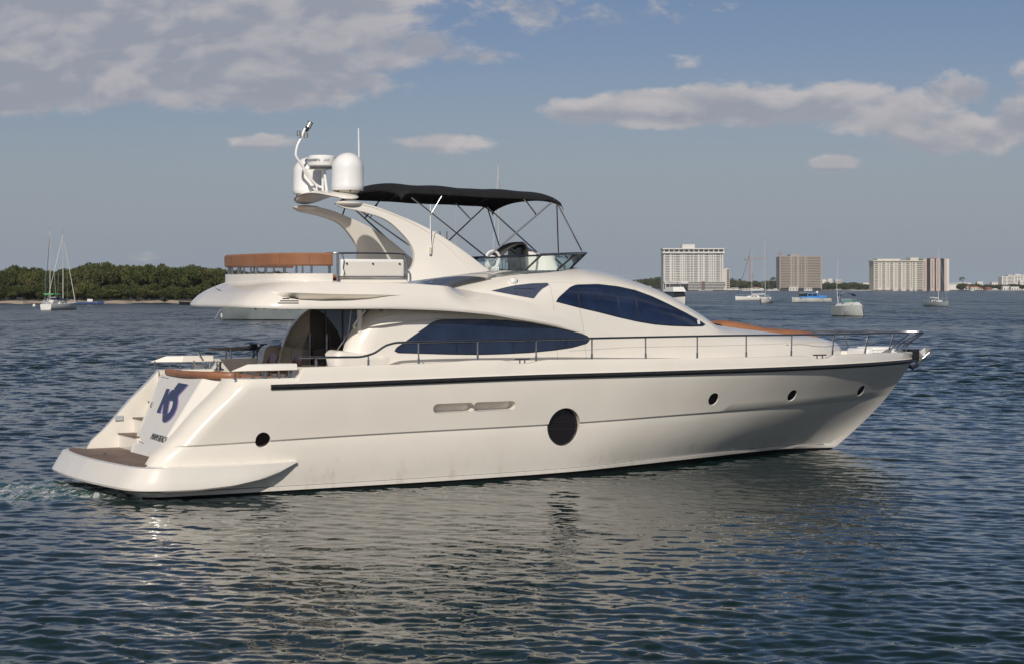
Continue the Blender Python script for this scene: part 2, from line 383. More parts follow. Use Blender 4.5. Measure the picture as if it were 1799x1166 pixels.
# ---------------------------------------------------------------- hull
Br = smooth_tab([(0, 2.46), (.1, 2.6), (.3, 2.68), (.5, 2.66), (.6, 2.56), (.7, 2.32), (.8, 1.88), (.88, 1.32), (.94, .76), (.98, .32), (1, .05)])
Bk = smooth_tab([(0, 2.40), (.1, 2.53), (.3, 2.59), (.5, 2.5), (.6, 2.31), (.7, 1.97), (.8, 1.49), (.88, .97), (.94, .51), (.98, .18), (1, .03)])
Bb = smooth_tab([(0, 2.33), (.1, 2.45), (.3, 2.50), (.5, 2.38), (.6, 2.06), (.7, 1.58), (.8, .93), (.88, .43), (.94, .15), (.98, .045), (1, .012)])
SA = smooth_tab([(-.6, .30), (0, .06), (.6, .10), (.8, .22), (1.05, .51), (1.6, 1.02), (2.22, 1.64), (2.6, 1.8)])     # raked aft edge by height
SF = smooth_tab([(-.6, 17.2), (-.1, 18.0), (.04, 18.42), (.44, 19.06), (1.13, 19.98), (1.7, 20.55), (2.16, 20.92), (2.5, 21.0)])  # stem by height
zb_ = smooth_tab([(0, .03), (8, .06), (13, .12), (16, .11), (18.4, .04)])
zk_ = smooth_tab([(0, .98), (5, 1.09), (9, 1.13), (12.4, 1.20), (16, 1.24), (20.2, 1.30)])
zr_ = smooth_tab([(0, 2.08), (2.5, 2.085), (9, 2.145), (21, 2.15)])
def zg_(s):
    base = 2.25 if s < 3.03 else float(np.interp(s, [3.05, 5.6, 6.9, 12, 16, 19, 21], [2.455, 2.47, 2.525, 2.46, 2.43, 2.41, 2.38]))
    for a, b in ((7.86, 8.28), (16.2, 16.75)):
        base -= .075 * max(0, min(1, (s - a + .18) / .15)) * max(0, min(1, (b + .18 - s) / .15))
    return base
US = sorted(set([0, .0012, .004, .008, .013, .019, .026, .035, .05] + [round(.0724 + i * .0025, 5) for i in range(-4, 2)] + list(np.round(np.linspace(.06, .94, 78), 5)) + list(np.round(np.linspace(.945, 1.0, 14), 5))))
def hull_sections():
    secs = []
    for u in US:
        sec = []
        def row(z_f, B, k=1.0, dt=0.0, corner=True, tin=1.97):
            zz = z_f(SA(1.0) + 19 * u) if callable(z_f) else z_f
            for _ in range(3):
                a, f = SA(zz), SF(zz); s = a + (f - a) * u
                zz = z_f(s) if callable(z_f) else z_f
            a, f = SA(zz), SF(zz); s = a + (f - a) * u
            b = B((s) / f) * k + dt * min(1, (1 - u) * 12)
            if corner:
                d = s - a; rr = .42                          # round quarter: the plan curve turns in to the raked aft face
                if d < rr: b = tin + (b - tin) * math.sqrt(max(0, 1 - (1 - d / rr) ** 2)) ** .9
            return (s, -max(b, .004), zz)
        mixB = lambda B1, B2, w: (lambda x: B1(x) * (1 - w) + B2(x) * w)
        keel = row(-.55, Bb, .02, corner=False); sec.append((keel[0], 0, -.55))
        sec.append(row(-.38, Bb, .93))
        sec.append(row(zb_, Bb, .992)); sec.append(row(lambda s: zb_(s) + .012, Bb, 1.0, .012))
        sec.append(row(lambda s: zb_(s) + .085, Bb, 1.0, .018)); sec.append(row(lambda s: zb_(s) + .10, Bb, 1.0, -.012))
        for w in (.2, .4, .6, .8, .97):
            bulge = .035 * math.sin(math.pi * w)
            sec.append(row((lambda w: lambda s: (zb_(s) + .1) * (1 - w) + (zk_(s) - .024) * w)(w), mixB(Bb, Bk, w), 1.0, -.012 + bulge * (1 - u) ** .3))
        sec.append(row(lambda s: zk_(s) - .020, Bk, 1.0, -.016)); sec.append(row(lambda s: zk_(s) + .012, Bk, 1.0, .026))
        for w in (.2, .4, .6, .8):
            sec.append(row((lambda w: lambda s: (zk_(s)) * (1 - w) + zr_(s) * w)(w), mixB(Bk, Br, w ** 1.25), 1.0, .022 + .02 * math.sin(math.pi * w)))
        sec.append(row(lambda s: zr_(s) - .03, Br, 1.0, .015)); sec.append(row(lambda s: zr_(s) + .045, Br, 1.0, .015))
        g = row(zg_, Br, 1.0, -.03); sec.append((g[0], g[1], g[2] - .03)); sec.append((g[0], g[1] + .015, g[2] - .008)); sec.append((g[0], g[1] + .04, g[2]))
        s, t, z = g
        if s < 3.03: ti = -1.97
        elif s < 4.6: ti = -(abs(t) - .30)
        else: ti = -max(.004, abs(t) - .12)
        if abs(ti) > abs(t) - .06: ti = t + .06 if abs(t) > .08 else -.002
        if s > 20.55: ti = -.002
        sec.append((s, ti, z - .004))
        zi = .60 if s < 1.72 else 1.50 if s < 4.7 else 2.30
        sec.append((s if u > 0 else s - .02, ti, min(zi, z - .02))); sec.append((s, 0, min(zi, z - .02) + (.03 if s > 4.7 else 0)))
        secs.append(sec)
    return secs
HS = hull_sections()
mb = MB(); full = []
for sec in HS:
    left = sec[::-1]; full.append(sec + [(p[0], -p[1], p[2]) for p in left[1:-1]])
mb.grid(full, closed=True)
nc = len(full[0])
for i in range(len(full) - 1):
    for j in range(nc):
        jj = j if j < nc / 2 else nc - 1 - j
        if jj < 2: mb.mi[i * nc + j] = 1
NS = len(HS[0]); jb = max(k for k in range(4, NS - 4) if HS[0][k][2] <= .60)
pr_ = lambda k: (nc - k) % nc
for k in range(jb): mb.f.append((k, k + 1, pr_(k + 1), pr_(k)) if k else (0, 1, pr_(1))); mb.mi.append(0)
mb.f.append(tuple(range(jb, NS - 1))); mb.mi.append(0); mb.f.append(tuple(pr_(k) for k in range(NS - 2, jb - 1, -1))); mb.mi.append(0)
mb.f.append((jb, NS - 2, NS - 1, pr_(NS - 2), pr_(jb))); mb.mi.append(0)
last = (len(full) - 1) * nc; mb.f.append(tuple(range(last, last + nc))[::-1]); mb.mi.append(0)
hull = mb.build('hull', [M_hull, M_boot, M_dark], yacht, angle=32)
def hullT(s, z):
    """starboard half breadth of the topsides"""
    zb, zk, zr = zb_(s) + .1, zk_(s), zr_(s); f = SF(z)
    x = min(1, max(0, s / f))
    if z < zk: w = max(0, (z - zb) / (zk - zb)); b = Bb(x) * (1 - w) + Bk(x) * w - .012 + .035 * math.sin(math.pi * w)
    else: w = min(1, (z - zk) / (zr - zk)); b = Bk(x) * (1 - w ** 1.25) + Br(x) * w ** 1.25 + .022 + .02 * math.sin(math.pi * w)
    return b
# openings cut into the topsides
def hull_frame(c):
    s, t, z = c; e = .05
    ds = Vector((2 * e, -(hullT(s + e, z) - hullT(s - e, z)), 0)).normalized(); dz = Vector((0, -(hullT(s, z + e) - hullT(s, z - e)), 2 * e)).normalized()
    n = dz.cross(ds).normalized()
    if n.y > 0: n = -n
    return ds, dz, n
cutters = []
def cut(mbx, name='cutter', cm=None):
    me = bpy.data.meshes.new(name); me.from_pydata(mbx.v, [], mbx.f); me.materials.append(cm or M_hull)
    bm = bmesh.new(); bm.from_mesh(me); bmesh.ops.recalc_face_normals(bm, faces=bm.faces); bm.to_mesh(me); bm.free()
    o = bpy.data.objects.new(name, me); COL.objects.link(o); o.parent = yacht; cutters.append(o)
def porthole(px, py, r, depth, glass, bars=False, label=None):
    for sgn in (1, -1):
        c = Vector(on_surf(px, py, hullT)); ds, dz, n = hull_frame(c)
        if sgn < 0: c = Vector((c.x, -c.y, c.z)); ds = Vector((ds.x, -ds.y, ds.z)); dz = Vector((dz.x, -dz.y, dz.z)); n = Vector((n.x, -n.y, n.z))
        N = 40; ring = lambda rr, dd: [tuple(c + n * dd + ds * (math.cos(2 * math.pi * k / N) * rr) + dz * (math.sin(2 * math.pi * k / N) * rr)) for k in range(N)]
        m = MB(); m.prism(ring(r, -depth), tuple(n * (depth + .15))); cut(m)
        g = MB(); g.prism(ring(r * .999, -depth + .004), tuple(n * .008)); o = g.build('porthole_glass', glass, yacht, smooth=False)
        if bars:
            b = MB()
            for h in (.22, -.16):
                w = math.sqrt(1 - (h) ** 2) * r * .86; p = c - n * (depth - .02) + dz * (h * r)
                b.tube([tuple(p - ds * w), tuple(p + ds * w)], .010, 6)
            for sx in (-1, 1):
                p = c - n * (depth - .02) + ds * (sx * r * .84); b.tube([tuple(p + dz * (.22 * r)), tuple(p - dz * (.16 * r))], .010, 6)
            rr = [tuple(c - n * (depth - .018) + ds * (math.cos(2 * math.pi * k / N) * r * .93) + dz * (math.sin(2 * math.pi * k / N) * r * .93)) for k in range(N + 1)]
            b.tube(rr, .012, 6, caps=False); b.build('window_bars', M_blackm, o)
M_port = mat('porthole_dark_glass', (.012, .008, .008), .08, coat=.4)
porthole(462, 773, .155, .055, M_port)
porthole(990, 749, .405, .085, M_port, bars=True)
porthole(1253.5, 700.5, .152, .035, M_port)
porthole(1391.5, 694, .155, .028, M_port)
porthole(1512.5, 685.5, .155, .02, M_port)
def slot(pxa, pya, pxb, pyb, hh, depth):
    for sgn in (1, -1):
        a = Vector(on_surf(pxa, pya, hullT)); b = Vector(on_surf(pxb, pyb, hullT)); ds, dz, n = hull_frame((a + b) / 2); ds = (b - a).normalized()
        pts = []
        for k in range(9): an = math.pi / 2 + math.pi * k / 8; pts.append(a + ds * (hh + math.cos(an) * hh) + dz * math.sin(an) * hh)
        for k in range(9): an = -math.pi / 2 + math.pi * k / 8; pts.append(b + ds * (-hh + math.cos(an) * hh) + dz * math.sin(an) * hh)
        if sgn < 0: pts = [Vector((p.x, -p.y, p.z)) for p in pts]; n = Vector((n.x, -n.y, n.z))
        m = MB(); m.prism([tuple(p - n * depth) for p in pts], tuple(n * (depth + .15))); cut(m, cm=mat('vent_recess_shade', (.40, .38, .34), .5))  # slot walls darker than the hull: shade inside the vents put into the colour
slot(761, 717.5, 833, 714.5, .098, .22)
slot(832, 714.5, 906, 711.5, .098, .22)
for c in cutters:
    b = hull.modifiers.new('cut', 'BOOLEAN'); b.operation = 'DIFFERENCE'; b.solver = 'EXACT'; b.object = c
dg = bpy.context.evaluated_depsgraph_get(); me2 = bpy.data.meshes.new_from_object(hull.evaluated_get(dg)); hull.modifiers.clear(); hull.data = me2
me2.set_sharp_from_angle(angle=R(32))
for c in cutters: bpy.data.objects.remove(c, do_unlink=True)
for sg in (1, -1):
    pl_ = []
    for i in range(121):
        s_ = .45 + 17.6 * i / 120; z_ = zb_(s_) + .092; pl_.append((s_, -(Bb(s_ / SF(z_)) + .001) * sg, z_))
    MB().tube(pl_, .010, 6).build('boot_line', M_grey, yacht)
# rub rail
def rail_path(dt, dz, s0, s1, n=90, zf=zr_):
    pts = []
    for i in range(n + 1):
        s = s0 + (s1 - s0) * i / n; z = zf(s) ; pts.append((s, -(Br(s / SF(z)) + dt), z + dz))
    return pts
for sg in (1, -1):
    rows = []
    for dt, dz in ((-.01, -.055), (.05, -.045), (.068, -.01), (.068, .02), (.05, .042), (-.01, .05)):
        r = rail_path(dt, dz, 2.42, 20.86); rows.append(r if sg > 0 else mirror_t(r))
    m = MB(); m.grid(rows)
    m.f.append(tuple(len(rows[0]) * k for k in range(6))); m.mi.append(0)
    rr = m.build('rub_rail', M_blackm, yacht, angle=60)
    if sg > 0:
        m = MB()
        for p in rail_path(.070, .008, 2.6, 20.6, 80):
            sc = MB().lathe([(.001, 0), (.010, -.001), (.008, -.005), (.001, -.006)], (p[0], p[1] + .003, p[2]), 6, 'y').build('rail_screw', M_steel, rr)
    m = MB(); a = rail_path(.012, .055, 2.42, 20.86); b = rail_path(.05, .052, 2.42, 20.86); c = rail_path(.012, .075, 2.42, 20.86)
    rows = [a, b, c]; m.grid([r if sg > 0 else mirror_t(r) for r in rows]); m.build('rail_cap', M_gel, yacht)
# ---------------------------------------------------------------- superstructure body
Wd = smooth_tab([(3.8, 1.98), (5, 2.08), (6.5, 2.12), (9, 2.10), (11, 2.0), (13, 1.84), (15, 1.56), (16.5, 1.22), (17.6, .82), (18.3, .38), (18.6, .08)])
Zt = smooth_tab([(3.8, 4.05), (5.4, 4.05), (5.9, 4.116), (6.4, 4.11), (6.9, 4.105), (7.4, 4.218), (8, 4.367), (8.8, 4.5), (9.6, 4.52), (10.3, 4.508), (10.8, 4.464), (11.3, 4.384), (11.8, 4.262), (12.3, 4.118), (12.8, 3.919), (13.2, 3.724), (13.6, 3.531), (14.0, 3.285), (14.4, 3.16), (15, 3.08), (16, 2.965), (16.8, 2.885), (17.6, 2.818), (18.1, 2.729), (18.4, 2.66), (18.6, 2.55)])
Pw = smooth_tab([(3.8, 8.0), (9.5, 7.0), (12.5, 6.5), (14, 4.2), (18.6, 3.6)])
SB = smooth_tab([(2.3, 4.30), (2.7, 4.38), (3.0, 4.50), (3.37, 4.80), (3.6, 5.1), (3.9, 5.3), (4.2, 5.4)])     # raked aft edge of the cabin sides
def bodyT(s, z):
    if s < SB(min(z, 4.1)) or s > 18.6: return -5
    zt = Zt(s); w = (z - 2.3) / (zt - 2.3)
    if w >= 1: return -5
    w = max(0, w); lean = .12 * max(0, z - 2.3)
    b = max(0, (Wd(s) - lean * .5) * (1 - w ** Pw(s)) ** .5)
    d = s - SB(min(z, 4.1))
    if d < .45: b -= .30 * (1 - math.sqrt(max(0, 1 - (1 - d / .45) ** 2)))
    return b
m = MB(); rows = []; inner = []
UB = [0, .0012, .004, .009, .016, .024, .033] + list(np.linspace(.045, 1, 110))
for u in UB:
    half = []; hin = []
    for k in range(0, 33):
        a = k / 32; w = (1 - (1 - a) ** 2.2) * .99999
        z = 2.3 + 1.75 * w
        for _ in range(4):
            s = SB(min(z, 4.1)) + (18.6 - SB(min(z, 4.1))) * u; z = 2.3 + (Zt(s) - 2.3) * w
        t = bodyT(max(s, SB(min(z, 4.1)) + 1e-6), z) if k < 32 else 0.0
        half.append((s, -t, z)); hin.append((s, -max(0, t - .10), z - (.05 if k > 20 else 0)))
    rows.append(half + [(p[0], -p[1], p[2]) for p in half[::-1][1:]])
    if u < .05: inner.append(hin + [(p[0], -p[1], p[2]) for p in hin[::-1][1:]])
m.grid(rows); m.grid(inner, flip=True); m.grid([rows[0], inner[0]])
body = m.build('deckhouse', M_gel, yacht, angle=50)
def surf_poly(name, poly, T, push, m_, parent, thick=.012, smooth=False, sub=14):
    """closed outline lying on the starboard surface t=-T: a thin curved panel, mirrored to port"""
    for sg in (1, -1):
        xs = [p[0] for p in poly]; x0, x1 = min(xs), max(xs); N = 56; top, bot = [], []
        def cross(x):
            ys = []
            for i in range(len(poly)):
                (xa, ya), (xb, yb) = poly[i], poly[(i + 1) % len(poly)]
                if (xa <= x < xb) or (xb <= x < xa): ys.append(ya + (yb - ya) * (x - xa) / (xb - xa))
            return (min(ys), max(ys)) if len(ys) > 1 else None
        rows = []
        for i in range(N + 1):
            u = i / N; x = x0 + (x1 - x0) * (.5 - .5 * math.cos(math.pi * u)); x = min(max(x, x0 + .15), x1 - .15); c = cross(x)
            if c is None: continue
            rows.append([on_surf(x, c[0] + (c[1] - c[0]) * k / 8, T, push=push) for k in range(9)])
        if sg < 0: rows = [mirror_t(r) for r in rows]
        mm = MB(); mm.grid(rows)
        inner = [[(p[0], p[1] + sg * (push + .02), p[2]) for p in r] for r in rows]
        bd = [r[0] for r in rows]; bi = [r[0] for r in inner]; mm.grid([bd, bi]); bd = [r[-1] for r in rows]; bi = [r[-1] for r in inner]; mm.grid([bd, bi])
        mm.grid([rows[0], inner[0]]); mm.grid([rows[-1], inner[-1]])
        o = mm.build(name, m_, parent, angle=60)
        if sg > 0: keep = o
    return keep
WUP = [(978, 530), (982, 524), (1002, 506), (1012, 501.5), (1050, 500.5), (1085, 504.5), (1115, 511), (1145, 522), (1175, 536), (1205, 551), (1230, 565), (1238, 570), (1234, 572), (1215, 572.5), (1180, 571.5), (1150, 569), (1120, 564), (1085, 556), (1050, 547), (1015, 539)]
WLO = [(694, 616), (697, 611), (712, 601), (763, 565), (775, 562.5), (830, 561.5), (880, 563), (930, 568), (975, 576.5), (1022, 587), (1032, 591), (1034.5, 597), (1030, 602), (1005, 609), (975, 613.5), (930, 618), (880, 620.5), (840, 621.5), (790, 621), (740, 619.5), (700, 618.5)]
seam = mat('black_sealant', (.012, .012, .014), .4)
def grow(poly, d):
    cx = sum(p[0] for p in poly) / len(poly); out = []
    n = len(poly)
    for i in range(n):
        a, b, c = poly[i - 1], poly[i], poly[(i + 1) % n]
        e1 = Vector((b[0] - a[0], b[1] - a[1])).normalized(); e2 = Vector((c[0] - b[0], c[1] - b[1])).normalized(); nn = Vector((e1.y + e2.y, -(e1.x + e2.x)))
        nn = nn.normalized() if nn.length > 1e-4 else Vector((0, -1)); out.append((b[0] + nn.x * d, b[1] + nn.y * d))
    return out
for P in (WUP, WLO):
    f = surf_poly('window_frame', grow(P, 1.3), bodyT, .006, seam, yacht)
    surf_poly('window_glass', P, bodyT, .012, M_glass, f)
# mullions, sticker, vent panel, seams, ridges on the deckhouse side
def surf_line(pts, T, push, r, name, m_, parent=None, both=True, n=14, taper=None):
    P = []
    for i in range(len(pts) - 1):
        for k in range(n): u = k / n; P.append((pts[i][0] * (1 - u) + pts[i + 1][0] * u, pts[i][1] * (1 - u) + pts[i + 1][1] * u))
    P.append(pts[-1]); Q = [on_surf(x, y, T, push=push) for x, y in P]
    for sg in ((1, -1) if both else (1,)):
        o = MB().tube(Q if sg > 0 else mirror_t(Q), r, 6).build(name, m_, parent or yacht)
    return Q
for a, b in (((1013, 502), (1018, 540)), ((1082, 504), (1089, 557)), ((1115, 511), (1122, 564))):
    surf_line([a, b], bodyT, .012, .006, 'window_mullion', seam)
surf_line([(973, 577), (977, 613)], bodyT, .012, .005, 'window_mullion', seam)
surf_poly('window_sticker', [(1224, 562), (1228.6, 562), (1229.6, 569.5), (1225.6, 569.5)], bodyT, .016, M_white, yacht)
vp = surf_poly('vent_panel', [(863, 511), (885, 505.5), (905, 501.5), (935, 498.3), (962, 497.5), (964, 501), (953, 507), (945, 515), (937.5, 524.5), (900, 518)], bodyT, .010, M_vent, yacht)
surf_line([(862, 511), (905, 501), (935, 497.8), (964, 496.8), (1012, 497.5), (1050, 497.6), (1085, 500.5), (1120, 508), (1150, 519), (1180, 532.5), (1210, 547.5), (1240, 566), (1262, 582)], bodyT, .002, .012, 'roof_ridge', M_gel)
surf_line([(966, 499), (971, 525), (975, 560), (977, 600), (981, 640)], bodyT, .001, .004, 'panel_seam', M_line)
surf_line([(1018, 541), (1024, 570), (1027, 600), (1031, 640)], bodyT, .001, .004, 'panel_seam', M_line)
surf_line([(1000, 616), (1100, 610), (1300, 606), (1470, 600)], bodyT, .001, .0035, 'panel_seam', M_line)
def text_mesh(s, size, name, m_, parent, origin, xdir, ydir, ext=.004, bold=0.0, squeeze=1.0, space=1.0):
    cu = bpy.data.curves.new('txt', 'FONT'); cu.body = s; cu.size = size; cu.extrude = ext; cu.align_x = 'LEFT'; cu.offset = bold; cu.space_character = space
    o = bpy.data.objects.new('txt', cu); COL.objects.link(o); dg = bpy.context.evaluated_depsgraph_get(); dg.update()
    me = bpy.data.meshes.new_from_object(o.evaluated_get(dg)); bpy.data.objects.remove(o, do_unlink=True)
    X = Vector(xdir).normalized(); Y = Vector(ydir); Y = (Y - X * Y.dot(X)).normalized(); Z = X.cross(Y)
    for v in me.vertices: v.co = Vector(origin) + X * v.co.x * squeeze + Y * v.co.y + Z * v.co.z
    me.materials.clear(); me.materials.append(m_); q = bpy.data.objects.new(name, me); COL.objects.link(q); q.parent = parent; return q
a = Vector(on_surf(904, 516.5, bodyT, push=.02)); b = Vector(on_surf(940, 516.5, bodyT, push=.02)); up = Vector(on_surf(904, 511, bodyT, push=.02)) - a
text_mesh('AICON', .085, 'maker_lettering', M_steel, vp, a, b - a, up, .003, .001, 1.0, 1.55)
surf_line([(902, 508.5), (909, 506.5), (916, 507.5), (925, 507.8), (932, 507), (939, 509)], bodyT, .014, .006, 'maker_emblem', M_dark, vp, both=False)
# searchlight pod on the roof shoulder
p = on_surf(899, 495, bodyT); m = MB().lathe([(.02, -.06), (.06, -.055), (.078, -.02), (.078, .05), (.05, .09), (.01, .10)], (p[0], p[1] - .03, p[2]), 16, 'x'); pod = m.build('navigation_light', M_white, yacht)
m = MB().lathe([(.001, .0), (.035, 0), (.035, .02), (.001, .02)], (p[0] + .095, p[1] - .03, p[2] + .01), 12, 'x').build('light_lens', M_dark, pod)
# shelf moulding beside the cabin entrance and eyebrow fin over the saloon window
for sg in (1, -1):
    rows = []
    for i, s in enumerate(np.linspace(0, 1, 22)):
        x = 3.98 + s * 1.35; k = max(0, 1 - s ** 2.0); cz = 2.76 - .16 * s - .3 * max(0, s - .8) + (-.10 if s == 0 else -.03 if i == 1 else 0); o_ = (.17 * k - .01) - (.05 if s == 0 else .012 if i == 1 else 0)
        tb = -(Wd(max(4.3, x)) - .03)
        sec = [(x, tb + .1, 2.26), (x, tb - o_, 2.26)]
        for a_ in range(7): an = math.pi / 2 * a_ / 6; sec.append((x + .08 * (cz - 2.5) * (s < .3), tb - o_ + .12 * (1 - math.cos(an)) * (o_ > .05) + 0, cz - .12 + .12 * math.sin(an)))
        sec.append((x, tb + .35, cz + .01)); rows.append([(q[0], q[1] * sg, q[2]) for q in sec])
    m = MB(); m.grid(rows); m.f.append(tuple(range(len(rows[0])))); m.mi.append(0); m.build('cockpit_shoulder', M_gel, yacht, angle=50)
    up_ = [(629, 575.5), (640, 570.5), (655, 562.5), (670, 557.5), (686, 554), (704, 552), (733, 551.2), (762, 551.6), (795, 552.8), (830, 555), (868, 559)]
    dn_ = [(629, 576.2), (645, 574.3), (665, 571.5), (686, 568.5), (704, 566), (733, 562), (762, 559.5), (795, 558), (830, 558), (850, 558.4), (870, 560)]
    rows = [[], [], [], []]
    for i in range(len(up_)):
        e = .085 * min(1, .35 + i / 2.5) * max(0, min(1, (len(up_) - 1 - i) / 3.5)); T_ = bodyT
        a = on_surf(*up_[i], T_); b = on_surf(*dn_[i], T_)
        rows[0].append((a[0], a[1] + .02, a[2])); rows[1].append((a[0], a[1] - e * .75, a[2])); rows[2].append((b[0], b[1] - e, b[2])); rows[3].append((b[0], b[1] + .02, b[2] + .0))
    rows = [smooth_path(r, 4) for r in rows]
    if sg < 0: rows = [mirror_t(r) for r in rows]
    m = MB(); m.grid(rows); m.build('eyebrow_fin', M_gel, yacht, angle=40)
# ---------------------------------------------------------------- flybridge overhang and sweeping side band
OUT = smooth_path([(2.19, 0, 0), (2.19, -.6, 0), (2.20, -1.1, 0), (2.27, -1.62, 0), (2.48, -2.05, 0), (2.88, -2.29, 0), (3.5, -2.39, 0), (4.3, -2.42, 0), (5.2, -2.42, 0), (6.2, -2.40, 0), (7.2, -2.36, 0), (8, -2.29, 0), (8.7, -2.19, 0), (9.3, -2.10, 0), (9.8, -2.035, 0), (10.3, -1.975, 0), (10.7, -1.93, 0)], 14)
TOP = smooth_path([(2.98, 0, 0), (2.98, -.5, 0), (3.0, -1.0, 0), (3.08, -1.42, 0), (3.26, -1.76, 0), (3.58, -1.98, 0), (4.0, -2.09, 0), (4.6, -2.14, 0), (5.3, -2.14, 0), (6.2, -2.13, 0), (7.2, -2.08, 0), (8, -2, 0), (8.7, -1.9, 0), (9.3, -1.9, 0), (9.8, -1.9, 0), (10.3, -1.9, 0), (10.7, -1.9, 0)], 14)
zbot = smooth_tab([(2.19, 3.61), (3.0, 3.585), (4.7, 3.58), (6, 3.545), (7.3, 3.45), (8, 3.35), (9, 3.20), (9.7, 3.05), (10.25, 2.94), (10.7, 2.86)])
ztop = smooth_tab([(2.19, 4.15), (3, 4.13), (3.8, 4.10), (5.3, 4.09), (6.6, 4.03), (7.56, 3.90), (8.45, 3.73), (9.5, 3.44), (10.25, 3.14), (10.7, 2.9)])
def band_rows():
    NR = 6 + 2 + 5 + 9; rows = [[] for _ in range(NR + 3)]
    fbf = lambda e: float(np.interp(e, [0, .05, .11, .24, .4, .6, .75, .9, 1], [.575, .50, .41, .32, .295, .31, .37, .49, .53]))
    for i, (s, t, _) in enumerate(OUT):
        zb, zt = zbot(s), ztop(s); S1, T1, _ = TOP[i]
        if s > 6.4:
            w = min(1, (s - 6.4) / 1.0); w = w * w * (3 - 2 * w); S1 = S1 * (1 - w) + s * w; T1 = T1 * (1 - w) + (-bodyT(s, zt) + .015) * w
        d = Vector((S1 - s, T1 - t)); n_ = d.normalized() if d.length > .02 else Vector((0, 1)); I = d.length
        pr = (.30 if s < 6 else max(.02, -t - bodyT(s, zb) + .03))
        rows[0].append((s + n_.x * pr, t + n_.y * pr, zb + .03)); rows[1].append((s + n_.x * .03, t + n_.y * .03, zb + .012))
        e = (s - 2.42) / 2.95; inside = 0 < e < 1 and t < -1.9; e = min(1, max(0, e)); fl_ = .585 - .045 * e; fb = fbf(e) if inside else fl_ - .01; dep = (.34 * min(1, e * 5) * min(1, (1 - e) * 2.2)) if inside else 0.0
        fr = [(fb * q, 0) for q in (0, .06, .2, .45, .75, .985)] + [(fb, 0), (fb + .012 * (dep > 0), dep)] + [(fb + (fl_ - fb) * q, dep * (1 - q)) for q in (.2, .4, .6, .8, .97)] + [(fl_, 0)] + [(fl_ + (1 - fl_) * q, 0) for q in (.06, .18, .34, .5, .66, .8, .92, 1.0)]
        for k, (f, dd) in enumerate(fr):
            ins = I * f ** 2.0 - (.018 * math.sin(math.pi * min(1, f / .2)) if f < .2 else 0) * min(1, max(0, (10.2 - s)))
            rows[k + 2].append((s + n_.x * ins, t + n_.y * ins + dd, zb + (zt - zb) * f))
        ins = I + (.35 if s < 6.9 else .02); rows[-1].append((s + n_.x * ins, t + n_.y * ins, zt + (.02 if s < 6 else 0)))
    return rows
BR = band_rows()
m = MB(); m.grid(BR); m.grid([mirror_t(r) for r in BR], flip=True)
k6 = [i for i, p in enumerate(OUT) if p[0] < 6][-1]
lo = [BR[0][i] for i in range(k6, -1, -1)] + [(BR[0][i][0], -BR[0][i][1], BR[0][i][2]) for i in range(1, k6 + 1)]
hi = [BR[-1][i] for i in range(k6, -1, -1)] + [(BR[-1][i][0], -BR[-1][i][1], BR[-1][i][2]) for i in range(1, k6 + 1)]
for loop in (lo, hi):
    n = len(loop); st = [loop[k] for k in range(n // 2 + 1)]; pt_ = [loop[n - 1 - k] for k in range(n // 2 + 1)]
    m.grid([st, pt_])
fly = m.build('flybridge_overhang', M_gel, yacht, angle=38)
from mathutils.bvhtree import BVHTree
fly_bvh = BVHTree.FromPolygons([tuple(v.co) for v in fly.data.vertices], [tuple(p.vertices) for p in fly.data.polygons])
def on_fly(px, py):
    L, D = ray(px, py); h = fly_bvh.ray_cast(L, D.normalized())
    if h[0] is None:
        h = fly_bvh.find_nearest(L + D * ((2.4 - L.x) / D.x))
    return h[0], h[1]
for (xa, xb, y) in ((496, 524.5, 525), (492, 524.5, 529), (488, 524.5, 532.8)):
    top_, bot_ = [], []
    for k in range(9):
        x = xa + (xb - xa) * k / 8; a = on_fly(x, y - .9)[0]; b = on_fly(x, y + .9)[0]; top_.append(a + Vector((0, -.006, 0))); bot_.append(b + Vector((0, -.006, 0)))
    MB().grid([[tuple(p + Vector((0, .03, 0))) for p in top_], [tuple(p) for p in top_], [tuple(p) for p in bot_], [tuple(p + Vector((0, .03, 0))) for p in bot_]]).build('vent_slot', M_dark, fly, smooth=False)
E0 = [(377, 499), (379, 498.2), (384, 500.8), (378, 506), (378.5, 503)]
pe = [on_fly(*p) for p in E0]; nn_ = pe[2][1]; nn_ = nn_ if nn_.x < 0 else -nn_
MB().prism([tuple(p[0] - nn_ * .01) for p in pe], tuple(nn_ * .018)).build('pennant_emblem', M_grey, fly, smooth=False)
# aft bulkhead with glass doors, cabin post, companion grab rail
m = MB(); m.box((5.17, -1.92, 1.5), (5.23, 1.92, 3.62)); m.build('cabin_bulkhead', M_gel2, yacht)
for (a, b) in ((-1.86, -.95), (-.92, -.02), (.01, .91), (.94, 1.86)):
    f = MB().box((5.12, a, 1.55), (5.165, b, 3.55)).build('door_frame', M_grey, yacht, smooth=False)
    MB().box((5.10, a + .05, 1.6), (5.112, b - .05, 3.5)).build('door_glass', M_glassblk, f, smooth=False)
    MB().tube([(5.07, b - .13, 2.3), (5.07, b - .13, 3.0)], .015, 8).build('door_handle', M_steel, f)
MB().tube([on_t(632, 545, -1.85), on_t(632, 598, -1.85)], .055, 12).build('cabin_post', M_gel, yacht)
MB().tube([on_t(617, 545, -1.6), on_t(612, 586, -1.6), on_t(572, 644, -1.6)], .012, 8).build('grab_rail', M_steel, yacht)
MB().tube(smooth_path([on_t(642, 545, -1.9), on_t(622, 571, -1.9), on_t(625, 576, -1.9)], 5), .02, 8).build('post_bracket', M_gel, yacht)
